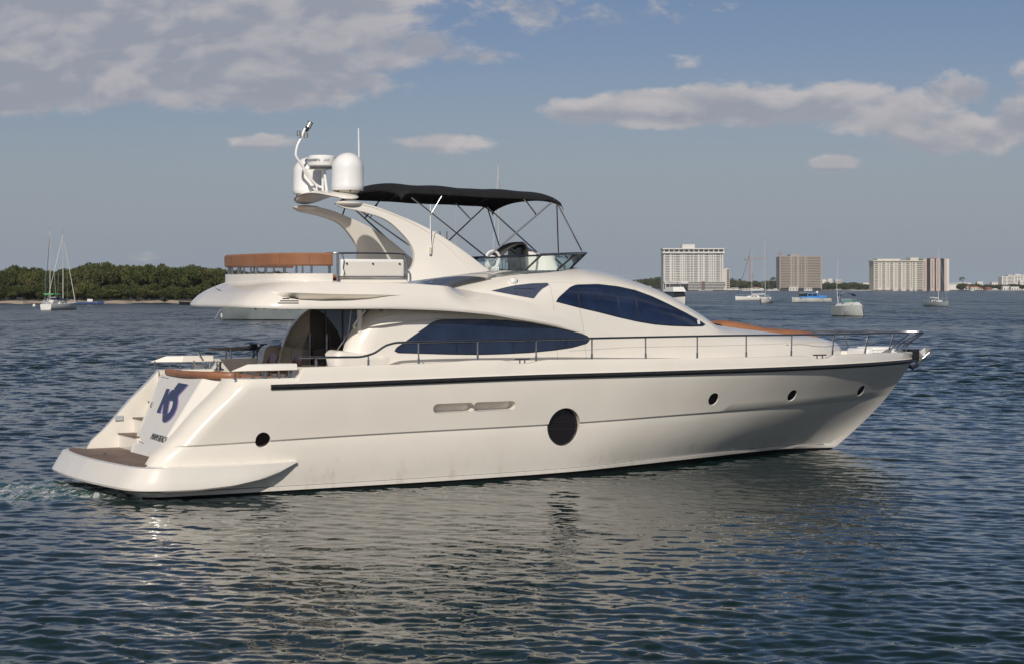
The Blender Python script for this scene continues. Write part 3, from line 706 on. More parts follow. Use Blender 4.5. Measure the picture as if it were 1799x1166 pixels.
# locker door outline, speaker on the port wing's inner face
def port_in(px, py, push=.004):
    q = on_t(px, py, 1.9)
    for _ in range(5): q = on_t(px, py, max(1.2, bodyT(max(q[0], SB(min(q[2], 4.1)) + .02), q[2]) - .10 - push))
    return q
MB().tube([port_in(*p) for p in ((512, 614), (532, 592), (543, 592), (546, 597), (546, 632), (542, 637), (516, 637), (512, 630), (512, 614))], .006, 6).build('locker_seam', M_line, yacht)
q = port_in(547, 578); m = MB().lathe([(.01, -.035), (.05, -.03), (.06, -.012), (.085, -.016), (.115, -.006), (.12, .0)], q, 24, 'y').build('loudspeaker', M_gel2, yacht)
MB().lathe([(.01, -.046), (.036, -.04), (.036, -.03), (.01, -.03)], q, 16, 'y').build('speaker_cone', M_grey, m)
# ---------------------------------------------------------------- swim platform with side sponsons
def plat_outline(k, z, s0=0.0):
    pts = []; base = [(2.98, -2.60), (2.6, -2.66), (2.0, -2.73), (1.2, -2.755), (.6, -2.74), (.22, -2.68), (-.04, -2.48), (-.17, -2.15), (-.24, -1.6), (-.30, -.9), (-.33, 0)]
    base = smooth_path([(a, b, 0) for a, b in base], 5); half = []
    for a, b, _ in base:
        wa = max(0, min(1, (.6 - a) / .8)); wb = min(1, max(0, (2.98 - a) / 1.2)) * (1 if b < -2.2 else max(0, -b - 1.6) / .6 if b < -1.6 else 0)
        half.append((a + k * wa - .20 * max(0, min(1, (.6 - a) / .8)) * max(0, (b + 2.7) / 5.4), b + abs(k) * (.25 if k < 0 else 1) * wb * (-1 if k < 0 else 1), z(a) if callable(z) else z))
    return half + [(a - .20 * max(0, min(1, (.6 - a) / .8)) * abs(b) / 2.7, -b, c) for a, b, c in half[::-1][1:]]
low = lambda s: float(np.interp(s, [-.3, .9, 1.6, 2.2, 2.6, 2.98], [.17, .17, .21, .31, .43, .60]))
m = MB()
lf = lambda f: (lambda s: low(s) * (1 - f) + .60 * f)
R_ = [plat_outline(.62, lambda s: low(s) - .02), plat_outline(-.10, lambda s: low(s)), plat_outline(-.20, lf(.07)), plat_outline(-.21, lf(.16)), plat_outline(-.13, lf(.5)), plat_outline(-.03, lf(.88)), plat_outline(0, lambda s: .61), plat_outline(.04, lambda s: .622), plat_outline(.55, lambda s: .628)]
m.grid(R_)
n = len(R_[-1])
m.f.append(tuple(range(len(m.v) - n, len(m.v)))); m.mi.append(0); m.f.append(tuple(range(n))[::-1]); m.mi.append(0)
plat = m.build('swim_platform', M_gel, yacht, angle=35)
tk = [(.95, -1.94), (.2, -1.95), (.02, -2.3), (-.08, -2.1), (-.15, -1.6), (-.21, -.9), (-.24, 0)]
tk = tk + [(a, -b) for a, b in tk[::-1][1:]]
tk = [(a - .20 * max(0, min(1, (.6 - a) / .8)) * max(0, (b + 2.7) / 5.4), b) for a, b in tk]
MB().prism([(a, b, .630) for a, b in tk], (0, 0, .012)).build('teak_planking', M_teak, plat, smooth=False)
for (x, y) in ((184, 796), (226, 815)):
    p = on_z(x, y, .65); MB().tube([(p[0], p[1] - .09, .655), (p[0] + .01, p[1] + .09, .655)], .012, 8).build('deck_latch', M_steel, plat)
# ---------------------------------------------------------------- transom block, stairs, lettering
tp = lambda t, z, off=0.0: (.27 + .65 * z - off, t, z)
def on_tr(px, py, off=.012):
    L, D = ray(px, py); k = (.27 - off + .65 * L.z - L.x) / (D.x - .65 * D.z); return L + D * k
m = MB(); A = [tp(.80, .625), tp(1.90, 2.16)]; B = [tp(-.75, .625), tp(-.75, 2.19)]; C = [(1.1, -1.2, .625), (2.05, -1.15, 2.20)]; D_ = [(1.15, -1.96, .625), (2.2, -1.96, 2.18)]; E_ = [(1.9, 1.0, .625), (2.5, 1.93, 2.16)]
Fw = [(2.6, -1.96, .625), (2.6, -1.96, 2.18)]; G = [(2.6, 1.93, .625), (2.6, 1.93, 2.16)]
loop = [E_, A, B, C, D_, Fw, G]; m.grid([[p[0] for p in loop], [p[1] for p in loop]], closed=True)
m.f.append(tuple(range(7, 14))); m.mi.append(0)
blk = m.build('transom_block', M_gel, yacht, smooth=True, angle=25, bevel=.03, bseg=3)
for i, (s0, s1, z) in enumerate(((.80, 1.12, .93), (1.12, 1.45, 1.25), (1.45, 1.9, 1.58))):
    st = MB().box((s0, .7, .62), (s1 + .3, 1.965, z - .012)).build('stair_step', M_gel, yacht, smooth=False)
    MB().box((s0 - .02, .75, z - .011), (s1 + .02, 1.962, z + .014)).build('step_tread', M_teak, st, smooth=False)
M_navy = mat('slate_blue_vinyl', (.042, .052, .10), .35); M_violet = mat('violet_vinyl', (.30, .20, .55), .4); M_txt = mat('dark_grey_vinyl', (.05, .055, .06), .4)
zp = lambda pts: [on_tr(180 + x / 6.861, 640 + y / 6.861) for x, y in pts]
def decal(pts, name, m_, dz):
    P = [Vector(p) - Vector((dz, 0, 0)) for p in zp(pts)]
    return MB().prism([tuple(p) for p in P], (.004, 0, 0)).build(name, m_, blk, smooth=False)
for off, mm, dz, nm in ((7, M_violet, 0.0, 'logo_outline'), (0, M_navy, .006, 'name_logo')):
    sh = lambda pts: [(x + off, y + off * .9) for x, y in pts]
    decal(sh([(775, 288), (808, 290), (782, 372), (840, 300), (905, 300), (812, 415), (796, 480), (778, 600), (722, 590), (744, 468), (726, 480), (694, 580), (655, 570)]), nm, mm, dz)
    decal(sh([(920, 216), (1030, 236), (912, 366), (900, 420), (858, 432), (800, 425), (840, 330), (900, 300), (862, 292)]), nm, mm, dz + .001)
    decal(sh([(852, 420), (905, 375), (908, 440), (893, 520), (862, 590), (815, 650), (770, 684), (735, 690), (724, 672), (728, 600), (770, 606), (810, 570), (838, 520), (852, 465)]), nm, mm, dz + .002)
a = on_tr(263, 769.5, .016); b = on_tr(289, 777, .016); u = on_tr(263.6, 761, .016) - a
tq = text_mesh('MIAMI BEACH', .19, 'port_lettering', M_txt, blk, (0, 0, 0), (1, 0, 0), (0, 1, 0), .003, .0)
xm = max(v.co.x for v in tq.data.vertices); ex = (b - a) / xm; ey = Vector((.65, 0, 1)).normalized()
for v in tq.data.vertices: v.co = a + ex * v.co.x + ey * v.co.y * 1.0 + Vector((-v.co.z, 0, 0))
for (x0, y0, x1, y1) in ((283, 661.5, 296, 664), (242, 773, 252.5, 778)):
    MB().tube([tuple(on_tr(x0, y0, .004)), tuple(on_tr(x1, y1, .004))], .006, 6).build('hatch_slot', M_dark, blk)
q = on_tr(268, 712, .01); MB().tube(smooth_path([q + Vector((0, 0, .08)), q + Vector((-.03, .03, 0)), q + Vector((0, .02, -.07))], 4), .012, 8).build('hatch_handle', M_steel, blk)
lp = on_t(209, 733.5, 1.96); MB().box((lp[0] - .09, 1.93, lp[2] - .055), (lp[0] + .09, 1.968, lp[2] + .055)).build('courtesy_light', mat('pale_lens', (.42, .45, .46), .25), yacht, bevel=.01)
fl = Vector((2.12, -1.58, 1.96)); MB().lathe([(.03, -.02), (.055, -.015), (.05, 0), (.03, .0)], on_z(375, 677, 1.98), 16, 'x').build('mooring_hole', M_dark, blk)
# padded backrest over the transom
pad = smooth_path([(1.86, 1.86, 2.22), (1.74, 1.35, 2.23), (1.70, .5, 2.235), (1.72, -.3, 2.25), (1.80, -.85, 2.26), (2.06, -1.22, 2.25), (2.25, -1.25, 2.22), (2.27, -1.27, 1.7)], 6)
def roll(path, w, h, name, m_, parent, n=12):
    P = [Vector(p) for p in path]; rings = []
    for i, p in enumerate(P):
        d = (P[min(i + 1, len(P) - 1)] - P[max(i - 1, 0)]).normalized(); a = d.cross(Vector((0, 0, 1)))
        a = a.normalized() if a.length > .2 else Vector((1, 0, 0)); upv = a.cross(d).normalized(); e = 1 if 0 < i < len(P) - 1 else .6
        rings.append([tuple(p + a * (w * e * math.copysign(abs(math.cos(q)) ** .6, math.cos(q))) + upv * (h * e * math.copysign(abs(math.sin(q)) ** .6, math.sin(q)))) for q in [2 * math.pi * k / n for k in range(n)]])
    m = MB(); m.grid(rings, closed=True); m.f.append(tuple(range(n))); m.mi.append(0); m.f.append(tuple(range(len(m.v) - n, len(m.v)))); m.mi.append(0)
    return m.build(name, m_, parent, angle=60)
roll(pad, .085, .07, 'transom_bolster', M_leather, yacht)
# cockpit sofa
roll(smooth_path([(2.75, 1.5, 2.12), (2.72, 0, 2.12), (2.75, -1.4, 2.12), (3.3, -1.75, 2.12), (4.1, -1.78, 2.12)], 6), .14, .12, 'sofa_backrest', M_leather, yacht)
MB().box((2.62, -1.6, 1.5), (3.3, 1.6, 1.92)).build('sofa_seat', M_leather, yacht, bevel=.05)
MB().box((2.5, 1.15, 2.05), (3.1, 1.94, 2.19)).build('winch_shelf', M_gel, yacht, bevel=.02)
# quarter caps on posts, both sides
for sg in (1, -1):
    top = [(1.62, -2.50), (2.15, -2.58), (3.0, -2.60), (3.0, -2.22), (2.3, -2.22)]
    m = MB(); lo_ = [(a, b * sg, 2.40) for a, b in top]; hi_ = [(a + (.38 if a < 2 else .0), (b + (.05 if b < -2.4 else 0)) * sg, 2.53) for a, b in top]
    m.grid([lo_, hi_], closed=True); m.f.append((0, 1, 2, 3, 4)); m.mi.append(0); m.f.append((5, 6, 7, 8, 9)); m.mi.append(0)
    cap = m.build('quarter_cap', M_gel, yacht, bevel=.012)
    for a, b in ((1.75, -2.46), (2.1, -2.5), (2.32, -2.44), (2.35, -2.53), (2.62, -2.54), (2.93, -2.5), (2.93, -2.3)):
        MB().lathe([(.03, 0), (.03, .012), (.018, .02), (.018, .19)], (a, b * sg, 2.24), 12).build('cap_post', M_steel, cap)
    b_ = 2.35; cl = MB(); cl.tube([(2.55, -b_ * sg, 2.32), (2.85, -b_ * sg, 2.30)], .018, 8); cl.tube([(2.62, -b_ * sg, 2.25), (2.62, -b_ * sg, 2.32)], .018, 8); cl.tube([(2.78, -b_ * sg, 2.25), (2.78, -b_ * sg, 2.32)], .018, 8); cl.build('mooring_cleat', M_steel, yacht)
p = on_t(383, 642, 1.9); MB().lathe([(.11, 0), (.11, .03), (.06, .05), (.05, .1), (.065, .17), (.07, .19), (.02, .2)], (p[0], 1.85, 2.22), 20).build('capstan', M_steel, yacht)
a = on_t(347, 617, 1.9); b = on_t(357, 633, 1.9); MB().tube([a, b], .022, 8).build('rod_holder', M_steel, yacht)
a = on_t(340, 633, 1.9); b = on_t(344, 641, 1.9); MB().tube([a, b], .018, 8).build('rod_holder', M_steel, yacht)
# ---------------------------------------------------------------- flybridge: coaming, sofa ring, locker panel, rails
RING = smooth_path([(4.7, 1.94, 0), (3.7, 1.93, 0), (3.2, 1.80, 0), (2.99, 1.45, 0), (2.93, .7, 0), (2.95, 0, 0), (3.02, -.8, 0), (3.13, -1.35, 0), (3.38, -1.76, 0), (3.72, -1.92, 0), (4.02, -1.95, 0)], 8)
def ring_norm(i):
    a = RING[max(i - 1, 0)]; b = RING[min(i + 1, len(RING) - 1)]; d = Vector((b[0] - a[0], b[1] - a[1], 0)).normalized(); n_ = Vector((-d.y, d.x, 0))
    return n_
def sweep(prof, name, m_, parent, path=RING, angle=40):
    rows = []
    for (o_, z) in prof: rows.append([tuple(Vector((p[0], p[1], 0)) + ring_norm(i) * o_ + Vector((0, 0, z))) for i, p in enumerate(path)])
    m = MB(); m.grid([[r[i] for r in rows] for i in range(len(path))], closed=True); n = len(prof)
    m.f.append(tuple(range(n))); m.mi.append(0); m.f.append(tuple(range(len(m.v) - n, len(m.v)))); m.mi.append(0); return m.build(name, m_, parent, angle=angle)
sweep([(.0, 4.08), (-.0, 4.275), (.02, 4.29), (.25, 4.29), (.25, 4.08)], 'flybridge_coaming', M_gel, yacht)
ringb = sweep([(.02, 4.44), (-.01, 4.47), (-.015, 4.67), (.015, 4.705), (.13, 4.705), (.16, 4.67), (.16, 4.47), (.13, 4.44)], 'sofa_backrest', M_leather, yacht)
for k_ in (14, 30, 44, 56, 68):
    p = Vector(RING[k_]); n_ = ring_norm(k_); MB().tube([tuple(p + n_ * o_ + Vector((0, 0, z_))) for o_, z_ in ((.0, 4.45), (-.014, 4.49), (-.018, 4.66), (.012, 4.703), (.12, 4.706))], .0025, 5).build('cushion_seam', mat('leather_seam', (.14, .06, .03), .6), ringb)
cums = [0]
for i in range(1, len(RING)): cums.append(cums[-1] + (Vector(RING[i]) - Vector(RING[i - 1])).length)
for k in range(17):
    d = .12 + (cums[-1] - .2) * k / 16; i = int(np.searchsorted(cums, d)); i = min(i, len(RING) - 1); p = Vector(RING[i]) + ring_norm(i) * .07
    MB().tube([(p.x, p.y, 4.285), (p.x, p.y, 4.45)], .022, 10).build('backrest_post', M_steel, ringb)
MB().box((3.3, -1.5, 4.12), (4.6, 1.5, 4.235)).build('sofa_seat', M_leather, yacht, bevel=.03)
roll([on_t(571, 486, -1.75), on_t(592, 486, -1.75)], .12, .055, 'side_cushion', M_leather, yacht)
pn = MB().box((4.20, -1.96, 4.20), (5.62, -1.86, 4.585)).build('locker_panel', M_white, yacht, bevel=.045, bseg=4)
MB().box((4.26, -1.968, 4.25), (5.56, -1.955, 4.535)).build('panel_inset', M_gel, pn, bevel=.02)
MB().box((4.20, -1.95, 4.10), (5.7, -1.80, 4.19)).build('panel_base', M_gel, yacht, bevel=.01)
for s_ in (4.32, 4.9, 5.5): MB().lathe([(.001, -.02), (.018, -.02), (.022, 0), (.001, .001)], (s_, -1.968, 4.49), 12, 'y').build('panel_knob', M_blackm, pn)
rl = lambda pts, r, name='flybridge_rail': MB().tube(pts, r, 8).build(name, M_steel, yacht)
P_ = [(4.02, -1.2, 4.69), (4.05, -1.78, 4.70), (4.2, -1.98, 4.70), (5.45, -1.98, 4.70), (5.62, -1.98, 4.64), (5.66, -1.98, 4.5), (5.66, -1.98, 4.18)]
rl(smooth_path(P_, 5), .020); rl([(4.11, -1.99, 4.70), (4.11, -1.99, 4.10)], .024, 'rail_post'); rl([(4.11, -2.0, 4.225), (5.66, -2.0, 4.225)], .014)
rl(smooth_path(mirror_t(P_), 5), .018); rl([(4.11, 1.99, 4.70), (4.11, 1.99, 4.10)], .02, 'rail_post'); rl([(5.0, 1.99, 4.70), (5.0, 1.99, 4.10)], .02, 'rail_post')
MB().tube(smooth_path([(4.2, -2.0, 4.68), (4.24, -2.01, 4.55), (4.22, -2.01, 4.42), (4.25, -2.01, 4.32), (4.23, -2.01, 4.24)], 6), .008, 6).build('hanging_line', M_blackm, yacht)
# ---------------------------------------------------------------- radar arch
archT = lambda s, z: 1.19 + .30 * (5.74 - z)
LEG_OUT = [(592, 358), (600, 353.5), (612, 353), (635, 357), (660, 363), (690, 374), (720, 386), (754, 402), (786, 421), (826, 449), (850, 468), (862, 476)]
LEG_IN = [(592, 359.5), (604, 365), (624, 369), (645, 374), (672, 383), (690, 394), (704, 407), (716, 420), (725, 434), (729.5, 449), (727, 466), (716, 480), (697, 497.5)]
def arch_leg(sg):
    n = 44
    def res(P):
        P = smooth_path([(a, b, 0) for a, b in P], 6); c_ = [0]
        for i in range(1, len(P)): c_.append(c_[-1] + math.hypot(P[i][0] - P[i - 1][0], P[i][1] - P[i - 1][1]))
        return [(float(np.interp(c_[-1] * k / n, c_, [p[0] for p in P])), float(np.interp(c_[-1] * k / n, c_, [p[1] for p in P]))) for k in range(n + 1)]
    a = res(LEG_OUT); b = res(LEG_IN); rows = []
    for k in range(n + 1):
        A = Vector(on_surf(*a[k], archT)); B = Vector(on_surf(*b[k], archT)); w = (B - A); L_ = max(w.length, .02); e = min(.035, L_ * .25); wn = w.normalized() if w.length > 1e-3 else Vector((0, 0, -1))
        th_ = Vector((0, .13 if k > 3 else .06 + .025 * k, 0)); o_ = Vector((0, .018, 0))
        rows.append([tuple(q) for q in (A + o_, A + wn * e, A + w * .2, A + w * .2 + Vector((0, .014, 0)), A + w * .5 + Vector((0, .012, 0)), B - wn * e + Vector((0, .01, 0)), B + o_, B + th_ - o_ * .5, B - wn * e + th_, A + wn * e + th_, A + th_ - o_ * .5)])
    if sg < 0: rows = [mirror_t(r) for r in rows]
    m = MB(); m.grid(rows, closed=True); n2 = len(rows[0]); m.f.append(tuple(range(n2))); m.mi.append(0); m.f.append(tuple(range(len(m.v) - n2, len(m.v)))); m.mi.append(0)
    return m.build('arch_leg', M_gel, yacht, angle=40)
legs = [arch_leg(1), arch_leg(-1)]
# pads and the bowed wing across the top
for sg in (1, -1):
    a = Vector(on_surf(615, 361, archT)); m = MB(); rows = []
    for q, (r, z) in enumerate(((.01, -.055), (.20, -.05), (.30, -.02), (.32, .01), (.27, .035), (.15, .05), (.01, .052))):
        rows.append([(4.73 + math.cos(2 * math.pi * k / 24) * r * 1.0, (-1.12 + math.sin(2 * math.pi * k / 24) * r * .55) * sg, 5.745 + z) for k in range(24)])
    m.grid(rows, closed=True); m.build('arch_pad', M_gel, yacht, angle=60)
rows = []
for i in range(33):
    v = -1 + 2 * i / 32; t = 1.30 * v; zc = 5.90 + .10 * math.cos(v * math.pi / 2) ** 1.0 - .06 * abs(v) ** 3; ch = .36 * (1 - abs(v) ** 4) ** .5 * (1.0 + .1 * (1 - v * v)) + .01; s0 = 4.72 - .05 * (1 - v * v); tk_ = .062 * (1 - abs(v) ** 6) ** .5 + .004
    rows.append([(s0 + math.cos(a) * ch, t, zc + math.copysign(abs(math.sin(a)) ** 1.1, math.sin(a)) * tk_ * (1.0 if math.sin(a) > 0 else .9)) for a in [2 * math.pi * k / 20 for k in range(20)]])
m = MB(); m.grid(rows, closed=True); m.f.append(tuple(range(20))); m.mi.append(0); m.f.append(tuple(range(len(m.v) - 20, len(m.v)))); m.mi.append(0)
wing = m.build('arch_wing', M_gel, yacht, angle=60)
for (s_, t_, z0) in ((4.86, -.80, 5.985), (4.68, .88, 5.985)):
    r = .335; prof = [(.10, -.06), (.16, -.03), (.25, .03), (.27, .045), (.325, .05), (r + .004, .08), (r + .004, .155), (r, .165), (r, .50)]
    for k in range(1, 9): a = math.pi / 2 * k / 8; prof.append((r * math.cos(a) + .001, .50 + .345 * math.sin(a)))
    dm = MB().lathe(prof, (s_, t_, z0), 48).build('satellite_dome', M_white, yacht, angle=25)
    MB().lathe([(.11, -.06), (.17, -.028), (.255, .028), (.27, .044), (.10, .046)], (s_, t_, z0 - .003), 40).build('dome_base', mat('cream_plastic', (.62, .59, .48), .5), dm)
    for k in range(6):
        a = 2 * math.pi * k / 6 + .3; MB().lathe([(.001, 0), (.014, 0), (.014, .035), (.001, .035)], (s_ + math.cos(a) * .27, t_ + math.sin(a) * .27, z0 + .012), 8).build('dome_bolt', M_blackm, dm)
m = MB().lathe([(.02, -.06), (.14, -.05), (.25, -.045), (.295, -.01), (.305, .03), (.295, .17), (.26, .205), (.15, .215), (.01, .217)], (4.62, .02, 6.60), 48).build('radar_scanner', M_white, yacht, angle=30)
MB().lathe([(.02, -.075), (.23, -.07), (.27, -.04), (.10, -.035)], (4.62, .02, 6.60), 36).build('radar_underside', M_grey, m)
# lettering on the scanner drum, wrapped letter by letter round its side
def wrap_text(s_, size, c, r, z, a0, parent, m_, name):
    q = text_mesh(s_, size, name, m_, parent, (0, 0, 0), (1, 0, 0), (0, 1, 0), .003, .001)
    for v in q.data.vertices: a = a0 + v.co.x / r; rr = r + v.co.z; v.co = Vector((c[0] + math.cos(a) * rr, c[1] + math.sin(a) * rr, z + v.co.y))
    return q
va = math.atan2(-35.79 - .02, -10.68 - 4.62)          # where the drum faces the photographer
wrap_text('GARMIN', .088, (4.62, .02), .302, 6.665, va - 1.22, m, M_txt, 'maker_lettering')
wrap_text('xHD', .07, (4.62, .02), .302, 6.67, va + .12, m, M_galv, 'model_lettering')
for dt in (-.10, .10):
    MB().tube([(4.72 - abs(dt) * 1.2 + .1, .02 + dt * 1.2, 5.95), (4.66, .02 + dt * .3, 6.53)], .03, 10).build('scanner_strut', M_white, yacht)
MB().box((4.50, -.06, 6.50), (4.75, .12, 6.535)).build('scanner_bracket', M_white, yacht, bevel=.01)
mp = [on_t(x, y, .15) for x, y in ((568, 330), (560, 328), (551, 321), (541, 307), (530, 290), (521, 277), (520, 268), (523, 255), (529, 243), (533, 233), (536, 226))]
mast = MB().tube(smooth_path(mp, 4), .032, 12, r2=.026).build('light_mast', M_white, yacht)
MB().tube([on_t(531, 297, .15), on_t(565, 297, .1)], .016, 8).build('mast_stay', M_white, mast)
MB().tube(smooth_path([on_t(532, 298, .12), on_t(540, 311, .12), on_t(555, 326, .12), (4.55, .1, 5.95)], 5), .014, 8).build('mast_cable', M_white, mast)
a = Vector(on_t(537, 231, .15)); b = Vector(on_t(540, 226.5, .15)); c_ = Vector(on_t(541, 225, .15)); d_ = Vector(on_t(545, 216.5, .15))
MB().tube([tuple(a), tuple(b)], .03, 10, r2=.05).build('lamp_socket', M_blackm, mast); MB().tube([tuple(c_), tuple(d_)], .058, 14).build('anchor_light', mat('clear_lens', (.35, .36, .34), .15, metal=.3), mast)
MB().tube([tuple(d_), tuple(d_ + (d_ - c_) * .12)], .062, 14).build('lamp_cap', M_blackm, mast)
for (x, y) in ((525, 235), (537.5, 238.5)):
    p = Vector(on_t(x, y, .1)); q = MB(); q.lathe([(.03, -.05), (.045, -.04), (.045, .05), (.03, .06)], tuple(p), 12); q.tube([tuple(p), on_t(531, 239, .15)], .012, 6); q.build('horn', M_galv, mast)
MB().tube([on_t(631, 300, .2), on_t(630.5, 262, .2), on_t(629.8, 226, .2)], .022, 8, r2=.014).build('whip_antenna', M_white, yacht)
MB().tube([on_surf(631, 300, archT), (4.98, -.2, 5.9)], .016, 6).build('antenna_foot', M_white, yacht)
wa = on_surf(755, 447, archT); MB().tube([(wa[0], wa[1] - .03, wa[2]), (wa[0], wa[1] - .04, wa[2] + .14)], .03, 10).build('antenna_mount', mat('cream_plastic'), yacht)
MB().tube([on_surf(756, 446, archT, push=.05), on_surf(757.5, 425, archT, push=.05), on_surf(761, 409, archT, push=.05), on_surf(764, 406, archT, push=.05)], .006, 6).build('antenna_cable', M_white, yacht)
MB().tube([on_surf(756, 447, archT, push=.04), on_t(756, 404, -1.5), on_t(756, 360, -1.45)], .012, 8, r2=.008).build('whip_antenna', M_white, yacht)
for (x0, y0, x1, y1) in ((773, 409, 773, 414), (785, 409, 785, 419)): MB().tube([on_t(x0, y0 - 2, 1.5), on_t(x1, y1 + 6, 1.5)], .014, 6).build('antenna_stub', M_white, yacht)
# ---------------------------------------------------------------- bimini
CZ = smooth_tab([(4.9, 5.98), (5.7, 6.02), (6.4, 6.03), (7.2, 6.00), (8.0, 5.99), (8.7, 5.97), (9.2, 5.97), (9.5, 5.95)])
def canopy():
    rows = []
    for i in range(61):
        s = 5.72 + (9.60 - 5.72) * i / 60
        bump = sum(.032 * math.exp(-((s - c_) / w_) ** 2) for c_, w_ in ((5.95, .25), (on_t(748, 319, 0)[0], .32), (on_t(850, 322, 0)[0], .30), (on_t(950, 331, 0)[0] - .15, .26)))
        endd = 0.0
        if s > 9.3: endd = .13 * ((s - 9.3) / .30) ** 2
        if s < 5.9: endd = .10 * ((5.9 - s) / .18) ** 2
        row = []
        for k in range(29):
            v = -1 + 2 * k / 28; t = 1.62 * math.copysign(min(1, abs(v) * 1.03), v); cr = .185 * (1 - abs(t / 1.62) ** 2.6)
            z = CZ(s) + cr + bump * (.5 + .5 * (1 - (t / 1.62) ** 2)) - endd - .02 * math.sin(s * 7) * (1 - abs(v)) * .3
            if abs(v) >= .97: z -= .07
            row.append((s + (.0 if abs(v) < .9 else 0), t, z))
        rows.append(row)
    low = [(p[0] + (.03 if p[0] > 9 else 0), p[1], p[2] - .07) for p in rows[-1]]; low0 = [(p[0] - .02, p[1], p[2] - .05) for p in rows[0]]
    m = MB(); m.grid([low0] + rows + [low]); o = m.build('bimini_canopy', M_canvas, yacht, angle=70)
    sl = o.modifiers.new('cloth', 'SOLIDIFY'); sl.thickness = .012; sl.offset = -1; return o
canopy()
tb = lambda pts, r=.017: MB().tube(pts, r, 8).build('bimini_strut', M_steel, yacht)
Tn = -1.58
def strut(a, b, ta=Tn, tbb=-1.40, r=.017):
    p, q = on_t(*a, ta), on_t(*b, tbb); tb([p, q], r); tb([(p[0], -p[1], p[2]), (q[0], -q[1], q[2])], r)
strut((723, 347), (856, 453)); strut((974, 352), (856, 453)); strut((919, 347), (943, 379), Tn, -1.52); strut((776, 345), (758, 375), Tn, -1.54, .012)
strut((977, 354), (1022, 441), Tn, -1.0); strut((978, 358), (981, 447), Tn, -1.28)
a = on_t(641, 384, 1.45); b = on_t(672, 347, 1.6)
for sg in (1,):
    tb([(a[0], a[1] * sg, a[2]), (b[0], b[1] * sg, b[2])])
    q = on_t(600, 384, 1.3); w_ = on_t(606, 366, 1.5); tb([(q[0], q[1] * sg, q[2]), (w_[0], w_[1] * sg, w_[2])])
q = on_t(624, 369, 1.5); w_ = on_t(722, 458, 1.62); tb([q, w_], .021); 

for s_ in (5.95, 6.9, 8.1, 9.15):
    arc = [(s_, t, CZ(s_) + .17 * (1 - abs(t / 1.6) ** 2.6) - .045) for t in np.linspace(-1.58, 1.58, 19)]; tb(arc, .015)
# ---------------------------------------------------------------- flybridge windscreen and helm console
def ws_path(k, z0, z1, n=40, dr=0.0):
    pts = []
    P = [(7.75, -1.50), (8.4, -1.50), (9.1, -1.46), (9.8, -1.32), (10.4, -1.0), (10.75, -.55), (10.88, 0)]
    P = smooth_path([(a, b, 0) for a, b in P], 6); P = P + [(a, -b, 0) for a, b, _ in P[::-1][1:]]
    for (a, b, _) in P: u = max(0, (a - 7.75) / 3.13); pts.append((a + k * u, b * (1 - .0 * k) + (-.02 if b < 0 else .02) * k, z0 + (z1 - z0) * u))
    return pts
M_ws = mat('tinted_clear_glass', (.80, .90, .90), .02, trans=.95, ior=1.05, spec=.9)
topw = ws_path(.12, 4.64, 4.80); botw = ws_path(-.35, 4.36, 4.40)
m = MB(); m.grid([topw, botw]); o = m.build('fly_windscreen', M_ws, yacht, angle=60); sl = o.modifiers.new('pane', 'SOLIDIFY'); sl.thickness = .008
MB().tube(topw, .020, 8).build('windscreen_rail', M_steel, o)
n_ = len(topw)
for k in (3, 12, 21, 27, 33, n_ - 34, n_ - 28, n_ - 22, n_ - 13, n_ - 4):
    if 0 <= k < n_: d = 2 if k < n_ / 2 else -2; kb = max(0, min(n_ - 1, k - d)); MB().tube([topw[k], botw[kb]], .022, 6).build('screen_mullion', M_blackm, o)
# dash hood (black) with white fairing ahead of it
def hood():
    prof = [(875, 452), (881, 444), (889, 437), (899, 430.5), (910, 426), (918, 425), (924, 429), (927, 436), (927, 446), (924, 458)]
    m = MB(); rows = []
    for t, k in ((-.55, .94), (-.50, 1.0), (-.1, 1.0), (-.05, .94)):
        row = []
        for x, y in prof: p = on_t(x, y, -.5); c_ = on_t(912, 456, -.5); row.append((c_[0] + (p[0] - c_[0]) * k, t, c_[2] + (p[2] - c_[2]) * k))
        rows.append(row)
    m.grid(rows); h = m.build('helm_hood', mat('charcoal_vinyl', (.05, .045, .04), .5), yacht, angle=50); sl = h.modifiers.new('shell', 'SOLIDIFY'); sl.thickness = .035; sl.offset = -1
    p = on_t(915, 452, -.3); MB().box((p[0] - .22, -.48, p[2] - .2), (p[0] - .05, -.08, p[2] + .22)).build('instrument_panel', M_glassblk, h, bevel=.02)
    q = on_t(882, 462, -.45); w = MB(); ring = [(q[0], q[1] + math.cos(a) * .17, q[2] + math.sin(a) * .17) for a in [2 * math.pi * k / 24 for k in range(25)]]; w.tube(ring, .014, 6, caps=False)
    for a in (0, 2.1, 4.2): w.tube([q, (q[0], q[1] + math.cos(a) * .17, q[2] + math.sin(a) * .17)], .01, 6)
    w.build('steering_wheel', M_steel, yacht)
hood()
rows = []
for (x, y, wd) in ((922, 428, .42), (930, 431.5, .46), (940, 438.5, .55), (955, 449, .68), (975, 462, .8), (988, 471, .9)):
    p = on_t(x, y, -.3); rows.append([(p[0], .05 + wd * math.copysign(abs(math.sin(a)) ** .75, math.sin(a)), max(4.3, 4.3 + (p[2] - 4.3) * abs(math.cos(a)) ** .45)) for a in np.linspace(-math.pi / 2, math.pi / 2, 17)])
m = MB(); m.grid(rows); m.f.append(tuple(range(17))); m.mi.append(0); m.build('helm_fairing', M_gel, yacht, angle=50)
q = on_t(864, 461, -.9)
for i, (x, y, r) in enumerate(((866, 455, .17), (864, 462, .14))):
    p = on_t(x, y, -.9); MB().tube([(p[0] + math.cos(a) * r, p[1], p[2] + math.sin(a) * r) for a in [2 * math.pi * k / 20 for k in range(21)]], .028, 8, caps=False).build('helm_ring', M_white, yacht)  # plain white rings beside the helm, purpose not known
